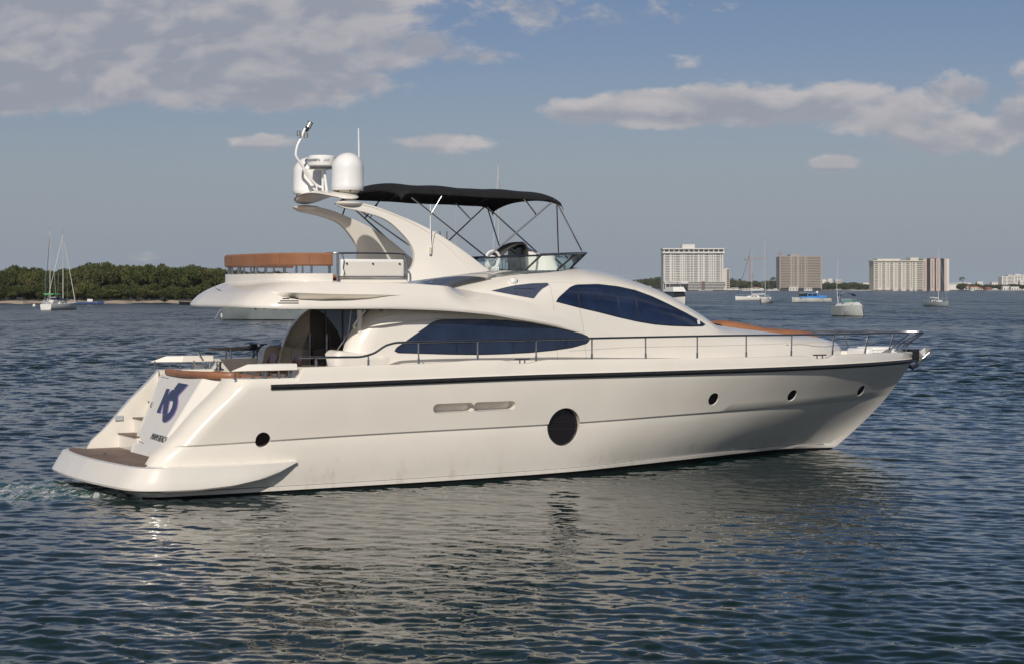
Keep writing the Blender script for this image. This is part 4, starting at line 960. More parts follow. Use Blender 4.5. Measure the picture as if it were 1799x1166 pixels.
# ---------------------------------------------------------------- deck rails and pulpit
gT = lambda s, z: Br(min(1, max(0, s / 20.92))) - .09
RZ = smooth_tab([(3.05, 2.645), (4.3, 2.63), (4.62, 2.69), (4.95, 2.86), (5.2, 2.905), (8, 2.92), (12.8, 2.935), (17.4, 2.90), (20, 2.885), (21.35, 2.87)])
RT = smooth_tab([(3.0, 2.53), (5, 2.56), (9, 2.58), (12, 2.50), (14.6, 2.24), (16.7, 1.85), (18.3, 1.42), (19.6, .95), (20.6, .52), (21.1, .27), (21.36, .02)])
for sg in (1, -1):
    pts = [(s, -RT(s) * sg, RZ(s)) for s in list(np.linspace(3.06, 5.4, 40)) + list(np.linspace(5.6, 21.36, 90))]
    MB().tube(pts, .024, 10).build('side_rail', M_steel, yacht)
    w = [(s, -(RT(s) - .02) * sg, (RZ(s) + zg_(s)) / 2 + .02 * math.sin((s - 15) * 2.1)) for s in np.linspace(15.3, 20.9, 30)]
    MB().tube(w, .006, 6).build('guard_wire', M_steel, yacht)
    for px in (555, 647, 735, 839, 942, 1040, 1134, 1225, 1311, 1391, 1465, 1526, 1571):
        q = on_surf(px, 600, lambda s, z: RT(min(max(s, 3.06), 21.3))); s_ = q[0]; t_ = -RT(s_) * sg; tg = -max(.05, Br(min(.998, s_ / 20.95)) - .10) * sg
        zb = zg_(s_) - .015; mid = zb + .16
        st = MB().tube([(s_, tg, zb), (s_, tg * .7 + t_ * .3, mid), (s_, t_, RZ(s_))], .017, 8).build('stanchion', M_steel, yacht)
        MB().tube([(s_, tg, zb), (s_, tg * .75 + t_ * .25, zb + .13)], .024, 10).build('stanchion_socket', M_steel, st)
    for (s0, s1) in ((20.5, 21.15), (20.62, 21.33)):
        MB().tube([(s0, -.16 * sg, 2.37), (s0, -.16 * sg, 2.52), (s1, -max(.03, RT(s1)) * sg, RZ(s1))], .02, 8).build('pulpit_brace', M_steel, yacht)
    for a_, b_ in ((7.90, 8.22), (16.30, 16.66)):
        t_ = -(Br(a_ / 20.92) - .12) * sg; z_ = zg_((a_ + b_) / 2) - .005; c = MB(); c.tube([(a_ - .02, t_, z_ + .085), (b_ + .02, t_, z_ + .085)], .016, 8)
        for x in (a_ + .10, b_ - .10): c.tube([(x, t_, z_), (x, t_, z_ + .085)], .018, 8)
        c.build('mooring_cleat', M_steel, yacht)
# foredeck: sun pad, raft case, windlass, anchor in its roller
rows = []
for (x, y, h) in ((1252, 568, .0), (1258, 563, .05), (1272, 562.5, .05), (1300, 567, .04), (1318, 571, .03), (1330, 574.5, .03), (1345, 575.5, .02), (1380, 578, .02), (1412, 581, .0), (1418, 586, 0)):
    p = on_t(x, y, .9); rows.append([(p[0], .9 + .5 * math.sin(a), p[2] - .35 + .35 * max(0, math.cos(a)) ** .3) for a in np.linspace(-math.pi / 2, math.pi / 2, 19)])
m = MB(); m.grid(rows); m.build('foredeck_sunpad', M_leather, yacht, angle=60)
MB().tube([(15.6, .9, 2.98), (15.9, 1.2, 3.08), (17.6, .9, 2.93)], .014, 8).build('sunpad_rail', M_steel, yacht)
p = on_t(1545, 622, -.35); q = on_t(1572, 622, -.35)
rc = MB().box((p[0] - .35, -.55, 2.30), (q[0] - .15, .15, 2.54)).build('fender_case', M_white, yacht, bevel=.06, bseg=3)
for z in (2.40, 2.47): MB().box((p[0] - .36, -.56, z), (q[0] - .14, .16, z + .012)).build('case_rib', M_white, rc)
MB().box((p[0] - .60, -.60, 2.28), (p[0] - .38, .2, 2.50)).build('deck_locker', M_white, yacht, bevel=.05, bseg=3)
MB().lathe([(.09, 0), (.09, .04), (.05, .06), (.05, .12), (.08, .15), (.02, .16)], (20.25, 0, 2.33), 18).build('windlass', M_galv, yacht)
an = MB().box((20.70, -.10, 2.18), (21.14, .10, 2.44)).build('bow_roller', M_blackm, yacht, bevel=.03)
MB().tube([(20.5, 0, 2.40), (21.0, 0, 2.34), (21.25, 0, 2.20)], .032, 8).build('anchor_shank', M_galv, an)
fl = MB(); A = Vector((21.02, 0, 1.98)); B_ = Vector((21.48, 0, 2.40)); 
fl.add([(21.10, 0, 2.02), (21.20, -.15, 2.20), (21.38, -.21, 2.36), (21.52, -.12, 2.46), (21.57, 0, 2.44), (21.52, .12, 2.46), (21.38, .21, 2.36), (21.20, .15, 2.20), (21.44, 0, 2.20)], [(0, 1, 8), (1, 2, 8), (2, 3, 8), (3, 4, 8), (4, 5, 8), (5, 6, 8), (6, 7, 8), (7, 0, 8)])
o = fl.build('anchor_fluke', M_galv, an, smooth=False); sl = o.modifiers.new('plate', 'SOLIDIFY'); sl.thickness = .02
MB().tube([(20.72, 0, 2.10), (20.98, 0, 1.96), (21.15, 0, 2.05)], .05, 8).build('anchor_crown', M_blackm, an)
# port cockpit rail with hanging black straps
MB().tube([(3.0, 2.52, 2.66), (4.7, 2.53, 2.69)], .026, 8).build('cockpit_rail', M_steel, yacht)
for s_ in (3.5, 4.6): MB().tube([(s_, 2.48, 2.45), (s_, 2.52, 2.67)], .02, 8).build('rail_post', M_steel, yacht)
# ================================================================== loose things standing in the cockpit
def boat_to_world(s, t, z): return (OX + s * cT - t * sT, OY + s * sT + t * cT, z)
def chair(s, t, rz, label):
    r = empty('folding_chair', boat_to_world(s, t, 1.57), TH + rz, label, 'folding chair', 'folding chairs in the cockpit')
    for dy in (-.22, .22):
        MB().tube([(.28, dy, 0), (-.28, dy, .98)], .022, 6).build('frame_leg', M_wood, r); MB().tube([(-.2, dy * .9, 0), (.22, dy * .9, .46)], .02, 6).build('frame_leg', M_wood, r)
        MB().tube([(-.14, dy * 1.15, .70), (.25, dy * 1.15, .66)], .022, 6).build('armrest', M_wood, r)
    MB().box((-.2, -.21, .44), (.25, .21, .475)).build('seat', M_wood, r, bevel=.01)
    bk = MB().add([(-.17, -.2, .62), (-.17, .2, .62), (-.29, .2, 1.02), (-.29, -.2, 1.02), (-.15, -.2, .625), (-.15, .2, .625), (-.27, .2, 1.025), (-.27, -.2, 1.025)], [(0, 1, 2, 3), (4, 7, 6, 5), (0, 4, 5, 1), (1, 5, 6, 2), (2, 6, 7, 3), (3, 7, 4, 0)]).build('backrest', M_wood, r, smooth=False)
    for k in range(5):
        y = -.16 + .08 * k; MB().tube([(-.18, y, .63), (-.295, y, 1.0)], .012, 6).build('back_slat', M_wood, bk)
    return r
# depth of the two chairs from where their tops show above the quarter cap
p = on_z(482, 624, 2.53); q = on_z(523, 624, 2.53)
chair(3.56, .75, math.pi, 'wooden folding chair in the cockpit, the one nearer the stern')
chair(3.82, -.02, math.pi, 'wooden folding chair in the cockpit, the one nearer the glass doors')
bt = lambda s, t, z: boat_to_world(s, t, z)
sp = empty('tie_down_strap', bt(4.0, 2.48, 2.2), TH, 'black straps hung in a tangle over the port cockpit rail', 'strap')
for k, (a, b) in enumerate((((4.02, 2.47, 2.71), (4.06, 2.44, 1.95)), ((4.10, 2.47, 2.71), (4.12, 2.44, 1.95)), ((4.26, 2.47, 2.72), (4.28, 2.44, 1.95)), ((4.28, 2.47, 2.74), (4.02, 2.45, 2.5)), ((4.02, 2.45, 2.5), (3.55, 2.2, 2.05)))):
    MB().tube([(a[0] - 4.0, a[1] - 2.48, a[2] - 2.2), (b[0] - 4.0, b[1] - 2.48, b[2] - 2.2)], .016 if k < 1 else .011, 6).build('strap', M_blackm, sp)
for x in (4.03, 4.27): MB().box((x - 4.08, -.04, .46), (x - 3.92, .05, .56)).build('buckle', M_blackm, sp, bevel=.01)
# ================================================================== BACKGROUND
def at(px, py, z=0.0):
    d = F * (H - z) / (py - HY); return Vector(((px - CX) / F * d, d, z))
def hz(px, py, d):      # height of a picture point standing at distance d
    return H - (py - HY) / F * d
M_bwhite = mat('boat_white', (.74, .73, .70), .35, var=.05); M_bgrey = mat('boat_grey', (.30, .33, .34), .5, var=.15); M_alu = mat('mast_aluminium', (.55, .55, .55), .4, metal=.3)
M_bglass = mat('boat_window', (.02, .025, .03), .15); M_navyc = mat('navy_sailcloth', (.02, .05, .13), .8, var=.2); M_tealc = mat('pale_teal_canvas', (.25, .5, .5), .8); M_greenc = mat('green_canvas', (.10, .42, .16), .8)
M_blue = mat('bright_blue_paint', (.06, .24, .60), .4, var=.1); M_antif = mat('dark_waterline', (.02, .02, .025), .6); M_sand = mat('sand', (.42, .34, .26), .9, var=.2, vscale=.3)
def small_hull(L, Bm, fb, bow_up=.25, parent=None, m1=None, name='hull', tr=.8, sheer=True):
    rows = []; N = 18
    for i in range(N + 1):
        u = i / N; x = -L / 2 + L * u; w = Bm / 2 * (tr + (1 - tr) * math.sin(min(1, u / .45) * math.pi / 2)) * max(.01, (1 - max(0, (u - .45) / .55) ** 2.3))
        z = fb * (1 + bow_up * u * u); k = 1 - .28 * max(0, (u - .7) / .3)
        xx = x - max(0, (u - .75) / .25) * L * .0
        sec = [(xx * (1 if u < .9 else .965), 0, -.35), (xx * (1 if u < .9 else .975), -w * .75 * k, -.1), (xx * (1 if u < .9 else .985), -w * .9 * k, .10), (xx, -w * .97, z * .6), (xx, -w, z), (xx, -w * .93, z - .02)]
        rows.append(sec + [(xx, 0, z + .04)] + [(a, -b, c) for a, b, c in sec[::-1][:-1]])
    m = MB(); m.grid(rows, closed=True); nn = len(rows[0])
    for i in range(N):
        for j in range(nn):
            if j in (0, 1, nn - 1, nn - 2): m.mi[i * nn + j] = 1
    m.f.append(tuple(range(nn))); m.mi.append(0); m.f.append(tuple(range(len(m.v) - nn, len(m.v)))); m.mi.append(0)
    return m.build(name, [m1 or M_bwhite, M_antif], parent, angle=40)
def rig(r, x, z0, hm, parent_m=M_alu, boom=None, boomm=None, fore=None, aft=None, spread=(.5,), forem=None, rad=.09, sp_w=.9):
    mt = MB().tube([(x, 0, z0), (x, 0, hm)], rad, 8, r2=rad * .75).build('mast', parent_m, r)
    for s_ in spread: MB().tube([(x, -sp_w, z0 + (hm - z0) * s_), (x, sp_w, z0 + (hm - z0) * s_)], .035, 6).build('spreader', M_alu, mt)
    MB().tube([(x, 0, hm), (x, 0, hm + .6)], .02, 5).build('masthead_aerial', M_blackm, mt)
    if boom: MB().tube([(x, 0, z0 + .9), (x - boom, 0, z0 + 1.0)], .16, 8).build('boom', boomm or M_alu, r)
    if fore: MB().tube([(fore, 0, z0 * .8), (x + .05, 0, hm * .96)], .075 if forem else .02, 6, r2=.04 if forem else .02).build('furled_jib' if forem else 'forestay', forem or M_alu, r)
    if aft: MB().tube([(aft, 0, z0), (x, 0, hm * .985)], .018, 5).build('backstay', M_alu, r)
    for sy in (-1, 1): MB().tube([(x - .2, sy * sp_w * 1.2, z0), (x, sy * sp_w, z0 + (hm - z0) * spread[0]), (x, 0, hm * .97)], .014, 4).build('shroud', M_alu, r)
def sailboat(px, py, L, head, label, mast_px_top, mx=.05, cab=True, cloth=None, boomm=None, m1=None, fore=True, forem=None, spread=(.55,), group=None, rad=.09, fb=1.0):
    p = at(px, py); d = p.y; r = empty('sailboat', p, R(head), label, 'sailboat', group); small_hull(L, L * .3, fb, .3, r, m1)
    if cab:
        c = MB(); c.add([(-L * .18, -L * .08, fb * .9), (L * .22, -L * .06, fb * .9), (L * .22, L * .06, fb * .9), (-L * .18, L * .08, fb * .9), (-L * .16, -L * .07, fb + .5), (L * .12, -L * .05, fb + .42), (L * .12, L * .05, fb + .42), (-L * .16, L * .07, fb + .5)], [(0, 1, 5, 4), (1, 2, 6, 5), (2, 3, 7, 6), (3, 0, 4, 7), (4, 5, 6, 7)])
        c = c.build('cabin', M_bwhite, r, smooth=False)
        for sy in (-1, 1):
            for k in range(2): MB().box((-L * .1 + k * L * .1, sy * L * .078 - .02, fb + .15), (-L * .04 + k * L * .1, sy * L * .078 + .02, fb + .32)).build('cabin_window', M_bglass, c)
    rig(r, L * mx, fb, hz(0, mast_px_top, d), boom=L * .38, boomm=boomm, fore=L * .47 if fore else None, aft=-L * .48, forem=forem, spread=spread, rad=rad)
    for sy in (-1, 1):
        MB().tube([(-L * .47, sy * L * .10, fb + .6), (-L * .1, sy * L * .14, fb + .6), (L * .48, 0, fb + .85)], .022, 5).build('lifeline', M_alu, r)
        for u in (-.45, -.2, .05, .3, .45): MB().tube([(L * u, sy * L * .12 * (1 - max(0, u) * 1.6), fb * 1.05), (L * u, sy * L * .12 * (1 - max(0, u) * 1.6), fb + .65)], .022, 5).build('lifeline_post', M_alu, r)
    if cloth: MB().box((-L * .42, -L * .1, fb + 1.7), (-L * .18, L * .1, fb + 1.95)).build('sun_awning', cloth, r, bevel=.05)
    return r
sailboat(89, 540, 10.5, 118, 'white sloop at anchor off the left shore, the one farther left with the taller mast', 404, forem=M_navyc, spread=(.5,), group=None)
sailboat(108, 544, 10.0, 70, 'white sloop with a green awning and blue covered boom off the left shore', 410, forem=M_bwhite, cloth=M_greenc, boomm=M_navyc, spread=(.52,))
sailboat(1322, 528, 11.5, 192, 'white sloop lying side on, left of the pair of moored sailboats', 431, forem=M_navyc, spread=(.36,), mx=.02, boomm=M_bwhite)
sailboat(1345, 533, 9.5, 250, 'white sloop with pale teal sail cover, end on, right of the moored pair', 420, boomm=M_tealc, spread=(.45,), fore=True, m1=M_bwhite)
sailboat(1647, 538.5, 8.2, 290, 'small grey hulled sailboat alone in front of the cream and pink towers', 437, m1=M_bgrey, spread=(.5,), fb=.85, boomm=M_bwhite)
sailboat(874, 541, 12.5, 75, 'sailboat hidden behind the yacht with its tall mast rising above the flybridge', 288, spread=(.67,), rad=.17)
sailboat(800, 536, 8.5, 100, 'small sailboat hidden behind the yacht, only its mast tip above the arch leg', 366, spread=(.5,), rad=.08)
for (px, top, lab) in ((1096, 459, 'small sailboat behind the yacht roof, left of the two thin masts'), (1117, 467, 'small sailboat behind the yacht roof, right of the two thin masts')):
    sailboat(px, 529, 7.5, 80, lab, top, spread=(.6,), rad=.10)
# buoy
p = at(60, 539); b = MB(); b.lathe([(.01, -.35), (.25, -.25), (.36, 0), (.27, .26), (.08, .36), (.05, .44), (.01, .45)], (0, 0, .18), 18); o = b.build('mooring_buoy', M_bwhite); o.location = p; tag(o, 'round white mooring buoy left of the anchored sloops', 'buoy')
# small blue skiff by the beach
def skiff(px, py, L, head, label, m1, name='skiff'):
    p = at(px, py); r = empty(name, p, R(head), label, 'boat'); small_hull(L, L * .35, .55, .4, r, m1, tr=.9)
    MB().box((-L * .12, -.4, .5), (L * .08, .4, 1.25)).build('console', M_bwhite, r, bevel=.08); MB().box((-L * .54, -.2, .1), (-L * .48, .2, 1.0)).build('outboard_motor', M_blackm, r, bevel=.05)
    for k in (-.25, .2): MB().box((L * k - .15, -L * .15, .42), (L * k + .15, L * .15, .5)).build('thwart', M_bwhite, r)
    return r
skiff(159, 535, 6.5, 15, 'small blue open boat close to the sandy beach', mat('blue_hull', (.08, .13, .28), .5))
skiff(352, 536, 10, 185, 'dark low boat beyond the flybridge overhang near the beach', M_bglass)
# moored motor yacht seen beneath the overhang, with a tender at its bow
p = at(470, 562); r = empty('moored_motor_yacht', (p.x + .4, p.y, 0), R(168), 'grey green hulled motor yacht moored beyond the cockpit, half hidden by the overhang', 'yacht')
M_gg = mat('grey_green_hull', (.17, .195, .20), .35, var=.1, vscale=.6)
small_hull(13.0, 3.6, 1.9, .12, r, M_gg, tr=.9)
c = MB().add([(-5, -1.5, 1.85), (3, -1.3, 1.95), (3, 1.3, 1.95), (-5, 1.5, 1.85), (-4.4, -1.2, 3.2), (.6, -1.0, 3.2), (.6, 1.0, 3.2), (-4.4, 1.2, 3.2)], [(0, 1, 5, 4), (1, 2, 6, 5), (2, 3, 7, 6), (3, 0, 4, 7), (4, 5, 6, 7)]).build('cabin', M_bwhite, r, smooth=False)
for k in range(4):
    for sy in (-1, 1): MB().box((-4 + 1.3 * k, sy * 1.42 - .03, 2.3), (-3.1 + 1.3 * k, sy * 1.42 + .03, 2.75)).build('cabin_window', M_bglass, c)
for x in (-4.3, -2.8, -1.3, .2, 1.4): 
    for sy in (-1, 1): MB().lathe([(.01, -.03), (.13, -.03), (.13, .03), (.01, .03)], (x, sy * 1.80, 1.5), 14, 'y').build('porthole', M_bglass, r)
MB().tube([(6.3, 0, 1.9), (7.6, -.5, .1)], .025, 5).build('anchor_rode', M_bwhite, r); MB().box((6.0, -.2, 1.6), (6.7, .2, 2.1)).build('anchor', M_blackm, r, bevel=.04)
p = at(408, 559); r = empty('tender', (p.x, p.y, 0), R(186), 'small white tender lying at the bow of the moored grey green yacht', 'boat')
small_hull(3.0, 1.4, .5, .2, r, M_bwhite, tr=.9); MB().box((-.4, -.35, .45), (.5, .35, 1.15)).build('console', M_bwhite, r, bevel=.1); MB().box((-1.6, -.2, .1), (-1.3, .2, 1.1)).build('outboard_motor', M_bglass, r, bevel=.05); MB().box((.0, -.33, 1.1), (.06, .33, 1.5)).build('windshield', M_bglass, r)
p = at(405, 560.5); o = MB().lathe([(.01, -.2), (.2, -.1), (.24, 0), (.18, .14), (.01, .2)], (0, 0, .08), 14).build('mooring_float', M_bwhite); o.location = p; tag(o, 'small white float on the water under the tender', 'buoy')
# flybridge cruiser behind the cabin roof
p = at(1189, 536); d = p.y; r = empty('motor_cruiser', (p.x, p.y, 0), R(285), 'white flybridge motor cruiser seen stern on just right of the yacht roof', 'motorboat')
small_hull(11, 3.9, 1.5, .3, r, M_bwhite, tr=.95)
MB().add([(-4.2, -1.7, 1.4), (2.5, -1.5, 1.6), (2.5, 1.5, 1.6), (-4.2, 1.7, 1.4), (-3.8, -1.6, 3.1), (1.2, -1.3, 3.1), (1.2, 1.3, 3.1), (-3.8, 1.6, 3.1)], [(0, 1, 5, 4), (1, 2, 6, 5), (2, 3, 7, 6), (3, 0, 4, 7), (4, 5, 6, 7)]).build('saloon', M_bglass, r, smooth=False)
MB().add([(-4.6, -1.8, 3.1), (2, -1.6, 3.1), (2, 1.6, 3.1), (-4.6, 1.8, 3.1), (-4.0, -1.4, 4.1), (1, -1.3, 4.2), (1, 1.3, 4.2), (-4.0, 1.4, 4.1)], [(0, 1, 5, 4), (1, 2, 6, 5), (2, 3, 7, 6), (3, 0, 4, 7), (4, 5, 6, 7), (0, 3, 2, 1)]).build('flybridge', M_bwhite, r, smooth=False)
MB().tube([(-3.6, -1.55, 4.0), (-3.4, -1.45, 5.35), (-3.4, 1.45, 5.35), (-3.6, 1.55, 4.0)], .13, 8).build('radar_arch', M_bwhite, r); MB().tube([(-1, -1.4, 4.1), (-1.1, -1.3, 5.3), (-1.1, 1.3, 5.3), (-1, 1.4, 4.1)], .07, 8).build('top_support', M_alu, r)
MB().box((-3.5, -1.5, 5.36), (0, 1.5, 5.46)).build('hard_top', M_bwhite, r, bevel=.03); MB().box((-5.9, -1.8, .25), (-5.3, 1.8, .4)).build('swim_platform', M_bwhite, r)
MB().tube([(-3.4, 1.3, 5.4), (-3.6, 1.3, 7.4)], .03, 6).build('whip_antenna', M_bwhite, r)
# blue cabin boat
p = at(1425, 531.5); d = p.y; r = empty('cabin_boat', (p.x, p.y, 0), R(186), 'grey hulled boat with a bright blue cabin, lying side on in mid water', 'motorboat')
small_hull(10.8, 3.2, 1.1, .25, r, mat('grey_white_hull', (.45, .46, .44), .5, var=.25, vscale=.8))
cb = MB().box((-2.9, -1.2, 1.05), (3.4, 1.2, 1.55)).build('cabin_base', M_blue, r, bevel=.05); MB().box((-1.6, -1.2, 1.55), (1.4, 1.2, 2.5)).build('wheelhouse', M_blue, r, bevel=.06)
for x0, x1 in ((-1.3, -.1), (.1, 1.2)): MB().box((x0, -1.23, 1.75), (x1, 1.23, 2.3)).build('cabin_window', M_bglass, cb)
MB().box((1.5, -1.1, 1.6), (3.2, 1.1, 2.35)).build('cockpit_shade_block', M_bglass, r); MB().box((-1.8, -1.3, 2.52), (3.6, 1.3, 2.62)).build('roof', M_bgrey, r); MB().box((-4.2, -1.05, 1.2), (-1.9, 1.05, 1.85)).build('aft_cabin', M_blue, r, bevel=.1)  # dark box under the roof stands in for the cockpit's shade
MB().lathe([(.01, -.05), (.3, 0), (.35, .2), (.2, .5), (.01, .58)], (-1.7, 0, 2.55), 12).build('radome', M_bwhite, r)
# sport cruiser bow on
p = at(1495, 555.5); d = p.y; r = empty('sport_cruiser', (p.x, p.y, 0), R(282), 'white sport cruiser with a dark bimini arch, bow towards the viewer', 'motorboat')
small_hull(7.8, 3.15, 1.35, .15, r, mat('pale_green_white_hull', (.52, .55, .51), .35, var=.08), tr=.95)
MB().add([(-2.6, -1.35, 1.4), (2.6, -.7, 1.5), (2.6, .7, 1.5), (-2.6, 1.35, 1.4), (-2.2, -1.2, 1.75), (1.2, -.7, 1.95), (1.2, .7, 1.95), (-2.2, 1.2, 1.75)], [(0, 1, 5, 4), (1, 2, 6, 5), (2, 3, 7, 6), (3, 0, 4, 7), (4, 5, 6, 7)]).build('foredeck_cabin', M_bwhite, r, smooth=False)
ws = MB(); 
for k in range(6): a0 = -1.2 + .4 * k; ws.add([(.5 - abs(a0) * .7, a0 + .02, 1.85), (.5 - abs(a0 + .4) * .7, a0 + .38, 1.85), (.1 - abs(a0 + .4) * .7, a0 + .38, 2.35), (.1 - abs(a0) * .7, a0 + .02, 2.35)], [(0, 1, 2, 3)])
ws.build('windshield', mat('green_tint_glass', (.12, .22, .2), .1), r, smooth=False); MB().tube([(.1 - abs(a) * .7, a, 2.37) for a in np.linspace(-1.2, 1.2, 9)], .03, 6).build('windshield_frame', M_alu, r)
MB().tube([(-1.6, -1.25, 1.7), (-1.5, -1.15, 2.9), (-1.5, -.7, 3.22), (-1.5, .7, 3.22), (-1.5, 1.15, 2.9), (-1.6, 1.25, 1.7)], .04, 6).build('bimini_bow', M_alu, r)
rows = [[(x, 1.2 * math.sin(a), 2.75 + .5 * math.cos(a)) for a in np.linspace(-1.35, 1.35, 11)] for x in (-2.2, -1.5, -.8)]; o = MB().grid(rows).build('bimini_top', M_navyc, r); sl = o.modifiers.new('c', 'SOLIDIFY'); sl.thickness = .05
MB().tube([(2.0, -.9, 1.55), (3.0, -.6, 2.0), (3.7, 0, 2.1), (3.0, .6, 2.0), (2.0, .9, 1.55)], .03, 6).build('bow_rail', M_alu, r); MB().tube([(-1.9, -1.2, 1.8), (-2.1, -1.3, 4.3), (-1.9, -1.15, 8.0)], .04, 6, r2=.015).build('whip_antenna', M_bwhite, r); MB().tube([(3.7, 0, 1.3), (4.1, .05, .1)], .04, 6).build('anchor_rode', M_bwhite, r)
# ---------------------------------------------------------------- land: left island with beach, far shore
M_land = mat('shore_ground', (.09, .085, .06), .95, var=.3, vscale=.05); M_wallc = mat('seawall_concrete', (.35, .33, .30), .9, var=.15, vscale=.2)
isl = MB(); fr_ = []; bk_ = []; tp_ = []
for i in range(61):
    px = -160 + 12.5 * i; py = 533.2 + .9 * math.sin(i * .5) + .5 * math.sin(i * 1.7) - (0 if px < 420 else (px - 420) * .05); p = at(px, py + .25); q = p * 1.0; e = Vector((p.x, p.y, 0)).normalized()
    h = .6 + .12 * math.sin(i * .9); endk = min(1, max(0, (590 - px) / 60)); fr_.append(tuple(p - e * 6 + Vector((0, 0, -.6)))); tp_.append(tuple(p + e * 14 + Vector((0, 0, h * endk - .3 * (1 - endk))))); bk_.append(tuple(p + e * 110 + Vector((0, 0, .9 * endk - .4 * (1 - endk)))))
isl.grid([fr_, tp_]); isl.build('beach', M_sand).__setitem__('kind', 'structure')
g2 = MB(); g2.grid([[(a, b, c - .004) for a, b, c in tp_], bk_, [(a, b + 4, -1) for a, b, c in bk_]]); o = g2.build('island_ground', M_land); tag(o, kind='structure')
far = MB(); f0 = []; f1 = []; f2 = []
for i in range(101):
    px = 640 + 14 * i; p = at(px, 511.4 + .25 * math.sin(i * .33)); e = p.normalized(); f0.append((p.x, p.y, -.5)); f1.append((p.x, p.y, 1.15)); f2.append((p.x + e.x * 900, p.y + e.y * 900, 1.3))
far.grid([f0, f1]); far.grid([[(a, b, c) for a, b, c in f1], f2]); o = far.build('far_shore', M_wallc); tag(o, kind='structure')
# ---------------------------------------------------------------- trees
def leaf_mat(name, a, b, c):
    m = bpy.data.materials.new(name); m.use_nodes = True; w = NT(m.node_tree); bs = w.n['Principled BSDF']; tc = w.new('ShaderNodeTexCoord'); oi = w.new('ShaderNodeObjectInfo')
    n = w.noise(w.vm('ADD', tc.outputs['Object'], w.xyz(oi.outputs['Random'], oi.outputs['Random'], 0)), .45, 4, .7); n2 = w.noise(tc.outputs['Object'], 3.0, 2)
    cc = w.mix(w.step(n, .35, .65), a + (1,), b + (1,)); cc = w.mix(w.step(oi.outputs['Random'], .55, 1.0, 0, .6), cc, c + (1,)); cc = w.mix(w.m('MULTIPLY', n2, .35), cc, (.02, .03, .012, 1))
    w.put(bs.inputs['Base Color'], cc); bs.inputs['Roughness'].default_value = .7; bs.inputs['Specular IOR Level'].default_value = .2; return m
M_leafA = leaf_mat('mangrove_foliage', (.038, .052, .013), (.09, .105, .03), (.13, .125, .04)); M_leafB = leaf_mat('olive_foliage', (.06, .07, .02), (.13, .14, .05), (.16, .15, .05)); M_leafP = leaf_mat('palm_fronds', (.03, .045, .015), (.06, .08, .03), (.08, .09, .03)); M_bark = mat('bark', (.09, .07, .055), .9, var=.3)
def crown_mesh(seed, n, leaf, m_, blobs=9, squash=.62, wide=1.0):
    g = np.random.default_rng(seed); cs = []
    for k in range(blobs):
        a = g.uniform(0, 6.28); rr = g.uniform(.15, .62) * wide; cs.append((math.cos(a) * rr, math.sin(a) * rr, g.uniform(-.42, .55) * (1 - rr * .4), g.uniform(.24, .42)))
    cs.append((0, 0, .35, .4)); v = []; f = []
    for i in range(n):
        c = cs[g.integers(len(cs))]; dvec = g.normal(size=3); dvec /= np.linalg.norm(dvec); r = c[3] * g.uniform(.55, 1.08) ** .6
        p = np.array([c[0], c[1], c[2] * 1.0]) + dvec * r * np.array([1, 1, .8]); p[2] = p[2] * squash + squash
        a = g.normal(size=3); a /= np.linalg.norm(a); b = np.cross(a, g.normal(size=3)); b /= np.linalg.norm(b); s_ = leaf * g.uniform(.6, 1.4); k = len(v)
        v += [tuple(p - a * s_), tuple(p + b * s_ * .6), tuple(p + a * s_), tuple(p - b * s_ * .6)]; f.append((k, k + 1, k + 2, k + 3))
    me = bpy.data.meshes.new('crown'); me.from_pydata(v, [], f); me.materials.append(m_); return me
CA = [crown_mesh(k, 5200, .050, M_leafA, 11) for k in range(5)]; CB = [crown_mesh(20 + k, 4200, .05, M_leafB, 9) for k in range(2)]; CF = [crown_mesh(40 + k, 1500, .085, M_leafA, 10) for k in range(4)]
def trunk_mesh(seed, limbs=4):
    g = np.random.default_rng(seed); m = MB(); m.tube([(0, 0, -.12), (.02, .01, .3), (.0, .03, .62)], .045, 7, r2=.022)
    for k in range(limbs): a = k * 6.28 / limbs + g.uniform(0, 1); m.tube([(.01, .01, .22 + .07 * k), (math.cos(a) * .2, math.sin(a) * .2, .5 + .06 * k), (math.cos(a) * .42, math.sin(a) * .42, .72)], .020, 5, r2=.008)
    me = bpy.data.meshes.new('trunk'); me.from_pydata(m.v, [], m.f); me.materials.append(M_bark); return me
TR = [trunk_mesh(k) for k in range(3)]
def tree(px, py, top, wpx, crowns, label, group, g, off=0.0, name='broadleaf_tree'):
    p = at(px, py); e = p.normalized(); p = p + e * off; d = p.y; ht = hz(0, top, d); wd = wpx / F * d / 2
    r = empty(name, (p.x, p.y, .5), g.uniform(0, 6.28), label, 'tree', group)
    t = bpy.data.objects.new('trunk', TR[g.integers(len(TR))]); COL.objects.link(t); t.parent = r; t.scale = (ht * .5, ht * .5, ht * 1.0)
    c = bpy.data.objects.new('crown', crowns[g.integers(len(crowns))]); COL.objects.link(c); c.parent = r; c.scale = (wd / .92, wd / .92, ht / 1.17); c.location = (0, 0, -ht * (.16 if name == 'shore_bush' else .10 if crowns is CF else .01)); return r
g = np.random.default_rng(3)
HTAB = [(-60, 474), (0, 470), (15, 468), (35, 463), (50, 475), (65, 467), (90, 478), (110, 470), (135, 466), (158, 458), (180, 457), (200, 461), (215, 463), (240, 462), (262, 461), (280, 463), (300, 464), (330, 465), (360, 466), (380, 468), (420, 472), (460, 476), (495, 477), (530, 482), (570, 487)]
